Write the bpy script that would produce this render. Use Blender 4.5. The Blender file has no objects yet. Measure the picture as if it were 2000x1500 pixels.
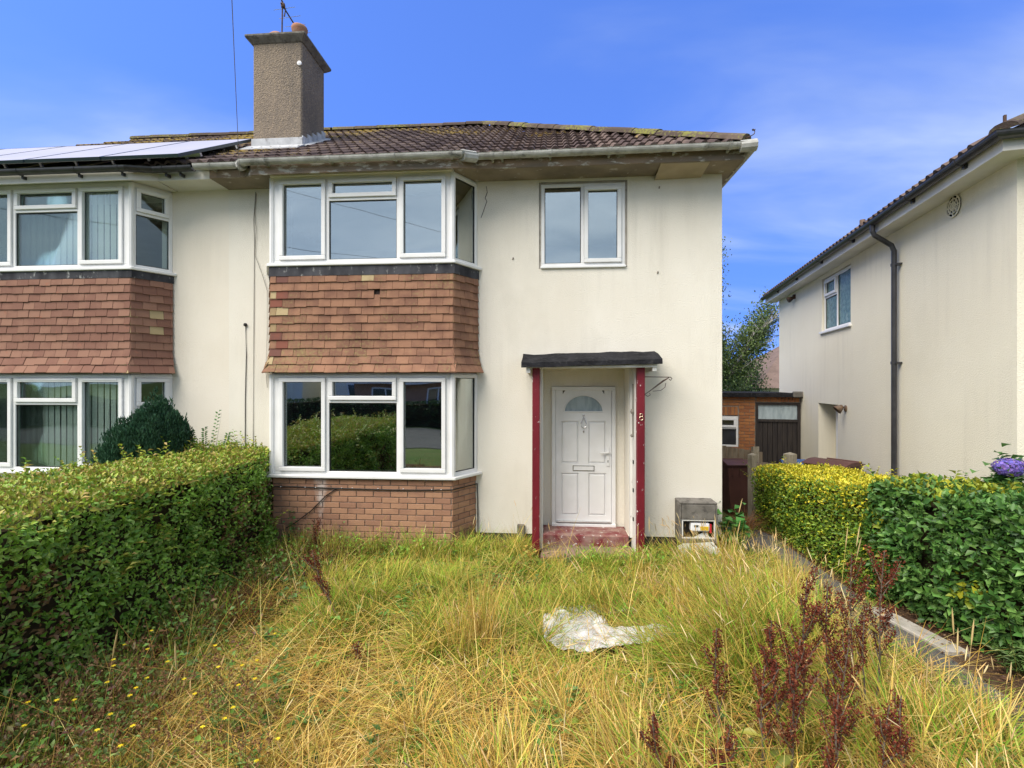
import bpy, bmesh, math, random
import numpy as np
from mathutils import Matrix, Vector
R = math.radians
random.seed(7); rng = np.random.default_rng(11)
SC = bpy.context.scene; COL = SC.collection

# ------------------------------------------------------------------ camera, sky, sun, exposure
cam_d = bpy.data.cameras.new('camera'); cam = bpy.data.objects.new('camera', cam_d); COL.objects.link(cam)
cam.location = (0, 0, 2.2); cam.rotation_euler = (R(90), 0, R(4.5))
cam_d.lens = 17.1; cam_d.sensor_width = 36; cam_d.clip_start = 0.05; cam_d.clip_end = 3000
SC.camera = cam
SUN_EL, SUN_AZ = 50, 224          # azimuth clockwise from +y: behind the camera, to the left
world = bpy.data.worlds.new('World'); SC.world = world; world.use_nodes = True
wn, wl = world.node_tree.nodes, world.node_tree.links
wn.clear()
def wnode(t, **k):
    n = wn.new(t)
    for a, b in k.items(): setattr(n, a, b)
    return n
def wmath(op, a, b=None, clamp=False):
    n = wnode('ShaderNodeMath', operation=op, use_clamp=clamp)
    for i, s in enumerate((a, b)):
        if s is None: continue
        if isinstance(s, (int, float)): n.inputs[i].default_value = s
        else: wl.new(s, n.inputs[i])
    return n.outputs[0]
sky = wnode('ShaderNodeTexSky', sky_type='NISHITA', sun_disc=False, sun_elevation=R(SUN_EL), sun_rotation=R(SUN_AZ),
            altitude=0, air_density=1.0, dust_density=0.3, ozone_density=3.0)
hsv = wnode('ShaderNodeHueSaturation'); hsv.inputs['Saturation'].default_value = 1.0; hsv.inputs['Hue'].default_value = 0.5
gam = wnode('ShaderNodeMix', data_type='RGBA', blend_type='MULTIPLY'); gam.inputs[0].default_value = 1
gam.inputs[7].default_value = (0.76, 1.0, 1.70, 1)
sv_c = wnode('ShaderNodeTexCoord'); sv_m = wnode('ShaderNodeVectorMath', operation='MULTIPLY_ADD'); sv_m.inputs[1].default_value = (1, 1, 0.55); sv_m.inputs[2].default_value = (0, 0, 0.42)
sv_n = wnode('ShaderNodeVectorMath', operation='NORMALIZE')
wl.new(sv_c.outputs['Generated'], sv_m.inputs[0]); wl.new(sv_m.outputs[0], sv_n.inputs[0]); wl.new(sv_n.outputs[0], sky.inputs[0])
wl.new(sky.outputs[0], hsv.inputs['Color']); wl.new(hsv.outputs[0], gam.inputs[6])
tc = wnode('ShaderNodeTexCoord'); sep = wnode('ShaderNodeSeparateXYZ'); wl.new(tc.outputs['Generated'], sep.inputs[0])
zc = wmath('ADD', wmath('MAXIMUM', sep.outputs[2], 0.0), 0.22)
comb = wnode('ShaderNodeCombineXYZ')
wl.new(wmath('DIVIDE', sep.outputs[0], zc), comb.inputs[0]); wl.new(wmath('DIVIDE', sep.outputs[1], zc), comb.inputs[1])
mp = wnode('ShaderNodeMapping'); mp.inputs['Rotation'].default_value = (0, 0, R(28)); mp.inputs['Scale'].default_value = (0.5, 1.25, 1)
mp.inputs['Location'].default_value = (7.3, 4.2, 0)
wl.new(comb.outputs[0], mp.inputs[0])
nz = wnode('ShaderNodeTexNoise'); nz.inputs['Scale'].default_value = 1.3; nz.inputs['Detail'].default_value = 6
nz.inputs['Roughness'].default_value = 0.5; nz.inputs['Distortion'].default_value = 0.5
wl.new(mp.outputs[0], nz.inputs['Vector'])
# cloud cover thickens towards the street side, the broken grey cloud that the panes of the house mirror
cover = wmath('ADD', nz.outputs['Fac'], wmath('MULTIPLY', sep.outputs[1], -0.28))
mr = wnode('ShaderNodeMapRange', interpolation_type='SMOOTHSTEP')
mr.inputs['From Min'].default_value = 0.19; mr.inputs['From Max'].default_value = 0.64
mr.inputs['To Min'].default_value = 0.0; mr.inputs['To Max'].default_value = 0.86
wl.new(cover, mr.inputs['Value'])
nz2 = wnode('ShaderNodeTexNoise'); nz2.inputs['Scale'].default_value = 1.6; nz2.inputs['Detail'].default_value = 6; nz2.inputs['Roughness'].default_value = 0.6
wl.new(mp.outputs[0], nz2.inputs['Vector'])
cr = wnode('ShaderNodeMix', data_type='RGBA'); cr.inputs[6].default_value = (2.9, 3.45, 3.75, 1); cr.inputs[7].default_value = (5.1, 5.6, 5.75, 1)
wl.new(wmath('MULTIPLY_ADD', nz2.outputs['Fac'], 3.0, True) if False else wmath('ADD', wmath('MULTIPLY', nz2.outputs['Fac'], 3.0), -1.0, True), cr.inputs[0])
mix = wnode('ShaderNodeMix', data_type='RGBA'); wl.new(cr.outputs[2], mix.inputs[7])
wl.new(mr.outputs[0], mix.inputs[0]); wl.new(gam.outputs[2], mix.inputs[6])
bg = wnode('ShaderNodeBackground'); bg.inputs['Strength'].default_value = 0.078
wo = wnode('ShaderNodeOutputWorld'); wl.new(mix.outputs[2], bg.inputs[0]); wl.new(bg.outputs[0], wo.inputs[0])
sun_d = bpy.data.lights.new('sun', 'SUN'); sun_d.energy = 2.1; sun_d.angle = R(50); sun_d.color = (1.0, 0.92, 0.80)
sun = bpy.data.objects.new('sun', sun_d); COL.objects.link(sun)
_e, _a = R(SUN_EL), R(SUN_AZ)
sv = Vector((math.sin(_a)*math.cos(_e), math.cos(_a)*math.cos(_e), math.sin(_e)))
sun.location = sv*40; sun.rotation_euler = sv.to_track_quat('Z', 'Y').to_euler()
vs = SC.view_settings; vs.view_transform = 'Standard'; vs.look = 'None'; vs.gamma = 1; vs.use_curve_mapping = False
vs.exposure = 1.43

# ------------------------------------------------------------------ helpers
W = {}
def wmat(o): return W.get(o, Matrix())
def link(o, parent=None, M=None, world=True):
    """link o; M = its matrix (in world when world, else in the parent's frame)"""
    COL.objects.link(o)
    M = M or Matrix()
    if parent is not None:
        o.parent = parent
        if world:
            o.matrix_parent_inverse = wmat(parent).inverted(); W[o] = M.copy()
        else:
            W[o] = wmat(parent) @ M
    else: W[o] = M.copy()
    o.matrix_basis = M
    return o
def props(o, label=None, cat=None, group=None, kind=None):
    if label: o['label'] = label
    if cat: o['category'] = cat
    if group: o['group'] = group
    if kind: o['kind'] = kind
    return o
def thing(name, label, cat, loc=(0, 0, 0), rotz=0, group=None):
    o = bpy.data.objects.new(name, None); o.empty_display_size = 0.2
    link(o, None, Matrix.Translation(loc) @ Matrix.Rotation(rotz, 4, 'Z'))
    return props(o, label, cat, group)
def from_mesh(name, me, parent=None, M=None, world=True):
    return link(bpy.data.objects.new(name, me), parent, M, world)
class MB:
    def __init__(s): s.v = []; s.f = []
    def add(s, vs, fs):
        b = len(s.v); s.v += [tuple(p) for p in vs]; s.f += [tuple(b+i for i in f) for f in fs]; return s
    def box(s, x0, x1, y0, y1, z0, z1):
        return s.add([(x0,y0,z0),(x1,y0,z0),(x1,y1,z0),(x0,y1,z0),(x0,y0,z1),(x1,y0,z1),(x1,y1,z1),(x0,y1,z1)],
                     [(3,2,1,0),(4,5,6,7),(0,1,5,4),(1,2,6,5),(2,3,7,6),(3,0,4,7)])
    def hexa(s, p):
        return s.add(p, [(3,2,1,0),(4,5,6,7),(0,1,5,4),(1,2,6,5),(2,3,7,6),(3,0,4,7)])
    def prism(s, poly, z0, z1):
        n = len(poly)
        return s.add([(x,y,z0) for x,y in poly]+[(x,y,z1) for x,y in poly],
                     [tuple(range(n-1,-1,-1)), tuple(range(n,2*n))]+[(i,(i+1)%n,(i+1)%n+n,i+n) for i in range(n)])
    def quad(s, *p): return s.add(p, [tuple(range(len(p)))])
    def tube(s, pts, r, n=8, closed=False):
        pts = [Vector(p) for p in pts]; rs = r if isinstance(r, (list, tuple)) else [r]*len(pts)
        vs = []; fs = []
        for i, p in enumerate(pts):
            a = pts[max(i-1,0)]; b = pts[min(i+1,len(pts)-1)]
            if closed: a = pts[i-1]; b = pts[(i+1) % len(pts)]
            t = (b-a).normalized(); u = t.cross(Vector((0,0,1)))
            if u.length < 1e-3: u = t.cross(Vector((1,0,0)))
            u.normalize(); w = t.cross(u).normalized()
            for k in range(n):
                an = 2*math.pi*k/n; vs.append(p+u*math.cos(an)*rs[i]+w*math.sin(an)*rs[i])
        m = len(pts)
        for i in range(m if closed else m-1):
            j = (i+1) % m
            for k in range(n): fs.append((i*n+k, i*n+(k+1)%n, j*n+(k+1)%n, j*n+k))
        if not closed: fs += [tuple(range(n-1,-1,-1)), tuple((m-1)*n+k for k in range(n))]
        return s.add(vs, fs)
    def lathe(s, prof, n=16, c=(0,0,0)):
        vs = []; fs = []
        for r, z in prof:
            for k in range(n):
                a = 2*math.pi*k/n; vs.append((c[0]+r*math.cos(a), c[1]+r*math.sin(a), c[2]+z))
        m = len(prof)
        for i in range(m-1):
            for k in range(n): fs.append((i*n+k, i*n+(k+1)%n, (i+1)*n+(k+1)%n, (i+1)*n+k))
        fs += [tuple(range(n-1,-1,-1)), tuple((m-1)*n+k for k in range(n))]
        return s.add(vs, fs)
    def sweep(s, prof, pts):
        """profile (outwards, up) swept along a horizontal-ish path, mitred; outwards = right of the path direction"""
        pts = [Vector(p) for p in pts]; n = len(prof); vs = []; fs = []
        for i, p in enumerate(pts):
            d0 = (p-pts[i-1]) if i else (pts[1]-p); d1 = (pts[i+1]-p) if i < len(pts)-1 else d0
            if i == 0: d0 = d1
            d0 = Vector((d0.x,d0.y,0)).normalized(); d1 = Vector((d1.x,d1.y,0)).normalized()
            n0 = Vector((d0.y,-d0.x,0)); n1 = Vector((d1.y,-d1.x,0)); m = (n0+n1).normalized(); k = 1/max(0.35, m.dot(n0))
            for a, b in prof: vs.append(p+m*a*k+Vector((0,0,b)))
        for i in range(len(pts)-1):
            for k in range(n): fs.append((i*n+k, i*n+(k+1)%n, (i+1)*n+(k+1)%n, (i+1)*n+k))
        fs += [tuple(range(n-1,-1,-1)), tuple((len(pts)-1)*n+k for k in range(n))]
        return s.add(vs, fs)
    def mesh(s, name, mat=None, bevel=0, seg=1, smooth=False):
        me = bpy.data.meshes.new(name); me.from_pydata(s.v, [], s.f)
        bm = bmesh.new(); bm.from_mesh(me)
        bmesh.ops.recalc_face_normals(bm, faces=bm.faces)
        if bevel: bmesh.ops.bevel(bm, geom=list(bm.edges), offset=bevel, segments=seg, affect='EDGES', profile=0.6, clamp_overlap=True)
        bm.to_mesh(me); bm.free()
        if smooth:
            for p in me.polygons: p.use_smooth = True
        if mat: me.materials.append(mat)
        return me
    def build(s, name, mat, parent=None, bevel=0, seg=1, smooth=False, M=None, world=True):
        return from_mesh(name, s.mesh(name, mat, bevel, seg, smooth), parent, M, world)
def np_mesh(name, V, F, mat, cols=None):
    """V (n,3), F (m,k) same sided faces, cols per vertex rgb"""
    me = bpy.data.meshes.new(name); n = len(V); m, k = F.shape
    me.vertices.add(n); me.vertices.foreach_set('co', V.astype(np.float32).ravel())
    me.loops.add(m*k); me.loops.foreach_set('vertex_index', F.astype(np.int32).ravel())
    me.polygons.add(m); me.polygons.foreach_set('loop_start', np.arange(0, m*k, k, dtype=np.int32))
    me.update(calc_edges=True)
    if cols is not None:
        ca = me.color_attributes.new('Col', 'FLOAT_COLOR', 'POINT')
        ca.data.foreach_set('color', np.concatenate([cols, np.ones((n,1))], 1).astype(np.float32).ravel())
    me.materials.append(mat)
    return me
def vnoise(P, seed=0):
    """cheap smooth value noise on (n,d) points, 0..1"""
    P = np.asarray(P, float); i = np.floor(P).astype(np.int64); f = P-i; f = f*f*(3-2*f); d = P.shape[1]; out = 0
    for c in range(2**d):
        w = np.ones(len(P)); h = np.full(len(P), seed*1013+7, np.int64)
        for k in range(d):
            b = (c >> k) & 1; w = w*(f[:,k] if b else 1-f[:,k]); h = h*1664525 + (i[:,k]+b)*(374761393+k*668265263)
            h = (h ^ (h >> 13)) & 0x7fffffff
        h = (h*1274126177) & 0x7fffffff; h = h ^ (h >> 15)
        out = out + w*((h & 0xffff)/65535.0)
    return out

# ------------------------------------------------------------------ materials (all procedural)
def base_mat(name):
    m = bpy.data.materials.new(name); m.use_nodes = True
    return m, m.node_tree.nodes, m.node_tree.links, m.node_tree.nodes['Principled BSDF']
def mk(name, c1, c2=None, c3=None, scale=3.0, scale3=8.0, thr3=(0.55,0.7), rough=0.7, spec=0.3, bump=0, bscale=60, bdist=0.01, metal=0,
       rand=0, stretch=(1,1,1), detail=4, voronoi=False, thr=(0.35,0.65), streak=0):
    m, n, l, p = base_mat(name)
    p.inputs['Roughness'].default_value = rough; p.inputs['Specular IOR Level'].default_value = spec; p.inputs['Metallic'].default_value = metal
    geo = n.new('ShaderNodeNewGeometry'); mpn = n.new('ShaderNodeMapping'); mpn.inputs['Scale'].default_value = stretch
    l.new(geo.outputs['Position'], mpn.inputs[0])
    def ramp(src, lo, hi):
        r = n.new('ShaderNodeMapRange'); r.inputs['From Min'].default_value = lo; r.inputs['From Max'].default_value = hi
        l.new(src, r.inputs['Value']); return r.outputs[0]
    def mixc(fac, a, b):
        x = n.new('ShaderNodeMix'); x.data_type = 'RGBA'
        l.new(fac, x.inputs[0])
        for i, q in ((6, a), (7, b)):
            if isinstance(q, tuple): x.inputs[i].default_value = (*q, 1)
            else: l.new(q, x.inputs[i])
        return x.outputs[2]
    col = c1
    if c2:
        t = n.new('ShaderNodeTexNoise'); t.inputs['Scale'].default_value = scale; t.inputs['Detail'].default_value = detail
        l.new(mpn.outputs[0], t.inputs['Vector']); f = t.outputs['Fac']
        if rand:
            oi = n.new('ShaderNodeObjectInfo'); a = n.new('ShaderNodeMath'); a.operation = 'MULTIPLY_ADD'; a.inputs[1].default_value = rand; 
            l.new(oi.outputs['Random'], a.inputs[0]); b = n.new('ShaderNodeMath'); b.operation = 'SUBTRACT'; b.inputs[1].default_value = rand*0.5
            l.new(f, a.inputs[2]); l.new(a.outputs[0], b.inputs[0]); f = b.outputs[0]
        col = mixc(ramp(f, *thr), c1, c2)
    if c3:
        t = n.new('ShaderNodeTexNoise'); t.inputs['Scale'].default_value = scale3; t.inputs['Detail'].default_value = 5; t.inputs['Roughness'].default_value = 0.65
        mp3 = n.new('ShaderNodeMapping'); mp3.inputs['Location'].default_value = (5.2, 1.3, 9.1); mp3.inputs['Scale'].default_value = stretch
        l.new(geo.outputs['Position'], mp3.inputs[0]); l.new(mp3.outputs[0], t.inputs['Vector'])
        col = mixc(ramp(t.outputs['Fac'], *thr3), col, c3)
    if streak:
        t = n.new('ShaderNodeTexNoise'); t.inputs['Scale'].default_value = 1.0; t.inputs['Detail'].default_value = 6; t.inputs['Roughness'].default_value = 0.6
        mp4 = n.new('ShaderNodeMapping'); mp4.inputs['Scale'].default_value = (7.5, 7.5, 0.55); l.new(geo.outputs['Position'], mp4.inputs[0]); l.new(mp4.outputs[0], t.inputs['Vector'])
        t2 = n.new('ShaderNodeTexNoise'); t2.inputs['Scale'].default_value = 0.8; t2.inputs['Detail'].default_value = 3; l.new(geo.outputs['Position'], t2.inputs['Vector'])
        mu = n.new('ShaderNodeMath'); mu.operation = 'MULTIPLY'; l.new(ramp(t.outputs['Fac'], 0.46, 0.74), mu.inputs[0]); l.new(ramp(t2.outputs['Fac'], 0.42, 0.65), mu.inputs[1])
        mu2 = n.new('ShaderNodeMath'); mu2.operation = 'MULTIPLY'; mu2.inputs[1].default_value = streak; l.new(mu.outputs[0], mu2.inputs[0])
        col = mixc(mu2.outputs[0], col, (0.40, 0.37, 0.31))
    if isinstance(col, tuple): p.inputs['Base Color'].default_value = (*col, 1)
    else: l.new(col, p.inputs['Base Color'])
    if bump:
        if voronoi:
            t = n.new('ShaderNodeTexVoronoi'); t.inputs['Scale'].default_value = bscale; out = t.outputs['Distance']
        else:
            t = n.new('ShaderNodeTexNoise'); t.inputs['Scale'].default_value = bscale; t.inputs['Detail'].default_value = 3; out = t.outputs['Fac']
        l.new(geo.outputs['Position'], t.inputs['Vector'])
        b = n.new('ShaderNodeBump'); b.inputs['Strength'].default_value = bump; b.inputs['Distance'].default_value = bdist
        l.new(out, b.inputs['Height']); l.new(b.outputs[0], p.inputs['Normal'])
    return m
def foliage_mat(name, rough=0.5, spec=0.25, trans=0.3):
    m, n, l, p = base_mat(name)
    a = n.new('ShaderNodeAttribute'); a.attribute_name = 'Col'
    l.new(a.outputs['Color'], p.inputs['Base Color']); p.inputs['Roughness'].default_value = rough; p.inputs['Specular IOR Level'].default_value = spec
    t = n.new('ShaderNodeBsdfTranslucent'); l.new(a.outputs['Color'], t.inputs['Color'])
    x = n.new('ShaderNodeMixShader'); x.inputs[0].default_value = trans
    l.new(p.outputs[0], x.inputs[1]); l.new(t.outputs[0], x.inputs[2]); l.new(x.outputs[0], n['Material Output'].inputs[0])
    return m
def glass_mat(name, refl=0.42, tint=(0.75,0.8,0.8), wave=0.0):
    m, n, l, p = base_mat(name); n.remove(p)
    tr = n.new('ShaderNodeBsdfTransparent'); tr.inputs[0].default_value = (*tint, 1)
    gl = n.new('ShaderNodeBsdfGlossy'); gl.inputs['Roughness'].default_value = 0.015; gl.inputs['Color'].default_value = (0.93, 1.0, 0.99, 1)
    lw = n.new('ShaderNodeLayerWeight'); lw.inputs['Blend'].default_value = 0.25
    r = n.new('ShaderNodeMapRange'); r.inputs['To Min'].default_value = refl; r.inputs['To Max'].default_value = 0.95
    l.new(lw.outputs['Fresnel'], r.inputs['Value'])
    x = n.new('ShaderNodeMixShader'); l.new(r.outputs[0], x.inputs[0]); l.new(tr.outputs[0], x.inputs[1]); l.new(gl.outputs[0], x.inputs[2])
    l.new(x.outputs[0], n['Material Output'].inputs[0])
    geo = n.new('ShaderNodeNewGeometry'); t = n.new('ShaderNodeTexNoise'); t.inputs['Scale'].default_value = 1.7; t.inputs['Detail'].default_value = 0
    l.new(geo.outputs['Position'], t.inputs['Vector'])
    b = n.new('ShaderNodeBump'); b.inputs['Strength'].default_value = 0.25; b.inputs['Distance'].default_value = 0.012
    l.new(t.outputs['Fac'], b.inputs['Height']); l.new(b.outputs[0], gl.inputs['Normal'])
    return m
M = {}
M['render'] = mk('cream_roughcast', (0.75,0.705,0.61), (0.80,0.76,0.67), (0.65,0.61,0.525), scale=1.3, scale3=0.9, thr3=(0.55,0.85), rough=0.9, spec=0.15, bump=0.6, bscale=80, bdist=0.011, stretch=(1,1,0.5), streak=0.3)
M['render_left'] = mk('pale_cream_roughcast', (0.76,0.70,0.595), (0.79,0.735,0.635), scale=1.5, rough=0.9, spec=0.15, bump=0.6, bscale=80, bdist=0.011, streak=0.22)
M['render_right'] = mk('yellow_cream_roughcast', (0.77,0.72,0.59), (0.80,0.755,0.625), (0.71,0.665,0.54), scale=0.9, scale3=0.7, thr3=(0.55,0.9), rough=0.9, spec=0.15, bump=0.8, bscale=95, bdist=0.011, streak=0.22)
M['plinth'] = mk('black_bitumen', (0.03,0.028,0.028), (0.07,0.06,0.055), scale=9, rough=0.85)
M['upvc'] = mk('white_plastic', (0.80,0.80,0.80), (0.75,0.75,0.74), scale=5, rough=0.35, spec=0.45)
M['glass'] = glass_mat('window_glass', 0.37, (0.6,0.64,0.64))
M['glass_left'] = glass_mat('clear_glass', 0.05, (0.9,0.95,0.93))
M['glass_obscure'] = mk('obscured_glass', (0.30,0.37,0.40), (0.42,0.5,0.53), scale=18, rough=0.18, spec=0.9, bump=0.25, bscale=40, bdist=0.01, stretch=(1,1,0.25))
M['glass_green'] = mk('patterned_glass', (0.07,0.14,0.115), (0.15,0.25,0.21), (0.42,0.5,0.46), scale=14, scale3=4, thr3=(0.6,0.85), rough=0.25, spec=0.8, bump=0.4, bscale=70)
M['glass_dark'] = mk('dark_glass', (0.03,0.032,0.035), (0.05,0.05,0.055), scale=3, rough=0.08, spec=0.8)
M['gasket'] = mk('black_rubber', (0.02,0.02,0.02), rough=0.6)
M['lead'] = mk('lead_flashing', (0.03,0.03,0.036), (0.075,0.075,0.085), (0.45,0.45,0.43), scale=6, scale3=16, thr3=(0.58,0.72), rough=0.75, spec=0.15, bump=0.3, bscale=18, stretch=(1,1,0.5))
M['lead_pale'] = mk('pale_lead_flashing', (0.36,0.37,0.39), (0.5,0.51,0.53), (0.24,0.24,0.25), scale=7, scale3=12, rough=0.6, bump=0.3, bscale=15)
M['gutter'] = mk('weathered_grey_gutter', (0.50,0.50,0.475), (0.33,0.325,0.30), (0.07,0.07,0.06), scale=7, scale3=5, thr3=(0.56,0.74), rough=0.85, bump=0.3, bscale=40)
M['gutter_black'] = mk('black_gutter', (0.022,0.022,0.026), (0.04,0.04,0.045), scale=8, rough=0.35, spec=0.5)
M['fascia'] = mk('peeling_brown_fascia', (0.27,0.20,0.145), (0.18,0.15,0.12), (0.50,0.48,0.44), scale=3.5, scale3=7, thr3=(0.55,0.62), rough=0.85, bump=0.5, bscale=25, stretch=(0.7,1,2))
M['soffit'] = mk('stained_soffit_board', (0.30,0.245,0.185), (0.19,0.155,0.12), (0.48,0.44,0.39), scale=2.5, scale3=6, thr3=(0.6,0.7), rough=0.85, bump=0.25, bscale=20)
M['soffit_patch'] = mk('bare_soffit_board', (0.44,0.36,0.26), (0.37,0.30,0.21), scale=4, rough=0.9)
M['fascia_white'] = mk('white_fascia', (0.72,0.70,0.66), (0.62,0.60,0.56), scale=2.2, rough=0.5)
M['red'] = mk('flaking_red_paint', (0.13,0.006,0.014), (0.17,0.010,0.02), (0.72,0.68,0.66), scale=3, scale3=20, thr3=(0.635,0.65), rough=0.5, spec=0.4, bump=0.3, bscale=30, stretch=(1,1,0.6))
M['red_step'] = mk('worn_red_step_paint', (0.17,0.03,0.035), (0.30,0.19,0.16), (0.6,0.55,0.52), scale=7, scale3=22, thr3=(0.62,0.66), rough=0.75, bump=0.4, bscale=30)
M['white_worn'] = mk('worn_white_paint', (0.70,0.69,0.66), (0.62,0.60,0.56), (0.33,0.30,0.27), scale=6, scale3=14, thr3=(0.63,0.7), rough=0.6, stretch=(1,1,0.4))
M['felt'] = mk('bitumen_felt', (0.012,0.012,0.014), (0.026,0.026,0.03), (0.05,0.05,0.05), scale=6, scale3=24, rough=0.95, spec=0.08, bump=0.5, bscale=28, bdist=0.02)
M['concrete'] = mk('mossy_concrete', (0.20,0.185,0.165), (0.13,0.12,0.105), (0.055,0.05,0.045), scale=6, scale3=11, thr3=(0.5,0.7), rough=0.95, bump=0.5, bscale=70)
M['concrete_pale'] = mk('pale_concrete', (0.40,0.37,0.33), (0.30,0.28,0.24), (0.17,0.14,0.11), scale=9, scale3=10, thr3=(0.55,0.72), rough=0.95, bump=0.3, bscale=90)
M['chimney'] = mk('roughcast_chimney', (0.255,0.205,0.16), (0.165,0.14,0.118), (0.35,0.275,0.195), scale=2.2, scale3=45, thr3=(0.5,0.7), rough=0.95, bump=1.0, bscale=55, bdist=0.03, stretch=(1.4,1.4,0.45))
M['terracotta'] = mk('terracotta', (0.42,0.19,0.12), (0.30,0.18,0.12), scale=9, rough=0.85, bump=0.2, bscale=40)
M['mortar'] = mk('grey_mortar', (0.28,0.24,0.20), (0.2,0.17,0.14), scale=12, rough=0.95, bump=0.4, bscale=90)
M['timber'] = mk('dark_batten', (0.06,0.04,0.035), rough=0.9)
M['room'] = mk('room_plaster', (0.32,0.31,0.29), (0.27,0.26,0.24), scale=1, rough=0.9)
M['blind'] = mk('pale_blind_fabric', (0.72,0.73,0.68), (0.66,0.67,0.62), scale=2, rough=0.8)
M['metal_dark'] = mk('rusty_dark_metal', (0.035,0.03,0.028), (0.12,0.06,0.035), scale=14, rough=0.7, spec=0.4)
M['chrome'] = mk('grey_chrome', (0.45,0.45,0.46), rough=0.25, metal=1)
M['alu'] = mk('aluminium', (0.6,0.6,0.6), rough=0.35, metal=1)
M['brass'] = mk('pale_brass', (0.62,0.5,0.36), rough=0.35, metal=1)
M['panel'] = mk('solar_panel_sky_reflection', (0.47,0.44,0.45), (0.42,0.40,0.41), scale=1.5, rough=0.35, spec=0.5)  # reflection of grey sky painted into the pale base colour
M['panel_frame'] = mk('panel_frame', (0.03,0.05,0.065), rough=0.3, spec=0.6)
M['cable'] = mk('black_cable', (0.018,0.016,0.015), rough=0.6)
M['cable_pale'] = mk('weathered_cable', (0.22,0.20,0.17), rough=0.7)
M['plastic_white'] = mk('white_casing', (0.78,0.78,0.80), rough=0.4)
M['red_plastic'] = mk('red_lever', (0.6,0.03,0.05), rough=0.4)
M['lcd'] = mk('meter_display', (0.08,0.09,0.08), rough=0.2, spec=0.6)
M['yellow_label'] = mk('yellow_label', (0.75,0.52,0.03), (0.6,0.36,0.02), scale=60, rough=0.5)
M['bin_brown'] = mk('brown_bin_plastic', (0.105,0.045,0.036), (0.085,0.037,0.03), scale=4, rough=0.5, spec=0.35)
M['bin_blue'] = mk('blue_bin_plastic', (0.03,0.09,0.26), rough=0.45, spec=0.4)
M['fence'] = mk('weathered_fence_board', (0.165,0.125,0.085), (0.23,0.185,0.13), (0.085,0.07,0.045), scale=5, scale3=9, rough=0.95, stretch=(3,3,0.5), bump=0.4, bscale=50)
M['post'] = mk('weathered_post', (0.27,0.235,0.17), (0.36,0.32,0.25), (0.12,0.10,0.06), scale=6, scale3=12, rough=0.95, stretch=(3,3,0.5), bump=0.4, bscale=60)
M['door_black'] = mk('black_stained_board', (0.022,0.018,0.018), (0.042,0.034,0.03), scale=6, rough=0.7, stretch=(4,4,0.4))
M['brick_orange'] = mk('orange_brick', (0.36,0.15,0.055), (0.27,0.105,0.045), (0.42,0.2,0.085), scale=9, scale3=4, rough=0.9, rand=0.7, bump=0.3, bscale=70)
M['tarmac'] = mk('worn_tarmac', (0.085,0.08,0.078), (0.12,0.112,0.105), (0.055,0.05,0.045), scale=2.5, scale3=6, rough=0.95, bump=0.7, bscale=140, bdist=0.008)
M['soil'] = mk('dry_soil', (0.075,0.045,0.028), (0.11,0.072,0.045), (0.045,0.028,0.02), scale=3, scale3=9, rough=1, spec=0.05, bump=0.8, bscale=35, bdist=0.03)
M['lawn'] = mk('short_grass_ground', (0.075,0.12,0.035), (0.11,0.14,0.05), (0.15,0.13,0.06), scale=0.6, scale3=3, rough=1, spec=0.05, bump=0.5, bscale=30, bdist=0.03)
M['slab'] = mk('worn_paving_slab', (0.26,0.17,0.14), (0.19,0.135,0.11), (0.12,0.09,0.07), scale=5, scale3=8, rough=0.95, bump=0.3, bscale=40)
M['core'] = mk('hedge_twigs', (0.03,0.024,0.015), (0.055,0.042,0.024), scale=12, rough=1, spec=0.05)
M['bark'] = mk('bark', (0.10,0.075,0.055), (0.17,0.14,0.11), scale=9, rough=0.95, stretch=(3,3,0.6), bump=0.5, bscale=30)
M['birch'] = mk('birch_bark', (0.45,0.43,0.4), (0.12,0.1,0.09), scale=5, thr=(0.5,0.62), rough=0.9, stretch=(1,1,4))
M['leaf'] = foliage_mat('leaf', 0.42, 0.35, 0.22)
M['grass'] = foliage_mat('grass_blade', 0.65, 0.1, 0.08)
M['petal'] = foliage_mat('petal', 0.7, 0.1, 0.25)
M['sheet'] = mk('white_plastic_sheet', (0.68,0.68,0.68), (0.58,0.58,0.57), (0.34,0.31,0.27), scale=4, scale3=9, thr3=(0.60,0.74), rough=0.5, spec=0.35, bump=0.3, bscale=22, bdist=0.02)
M['board'] = mk('scuffed_grey_board', (0.60,0.62,0.60), (0.5,0.51,0.48), (0.33,0.31,0.27), scale=5, scale3=20, thr3=(0.6,0.66), rough=0.7)
M['roof_far'] = mk('far_roof_tiles', (0.15,0.105,0.085), (0.20,0.14,0.115), (0.09,0.07,0.06), scale=1.5, scale3=5, rough=0.9, bump=0.6, bscale=12, bdist=0.04)
M['road'] = mk('street_tarmac', (0.06,0.06,0.06), (0.085,0.083,0.08), scale=1.5, rough=0.9)
M['lamp_brown'] = mk('brown_lamp', (0.20,0.13,0.085), (0.12,0.08,0.05), scale=14, rough=0.5)
M['void'] = mk('dark_void', (0.012,0.011,0.01), rough=1, spec=0)

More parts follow.
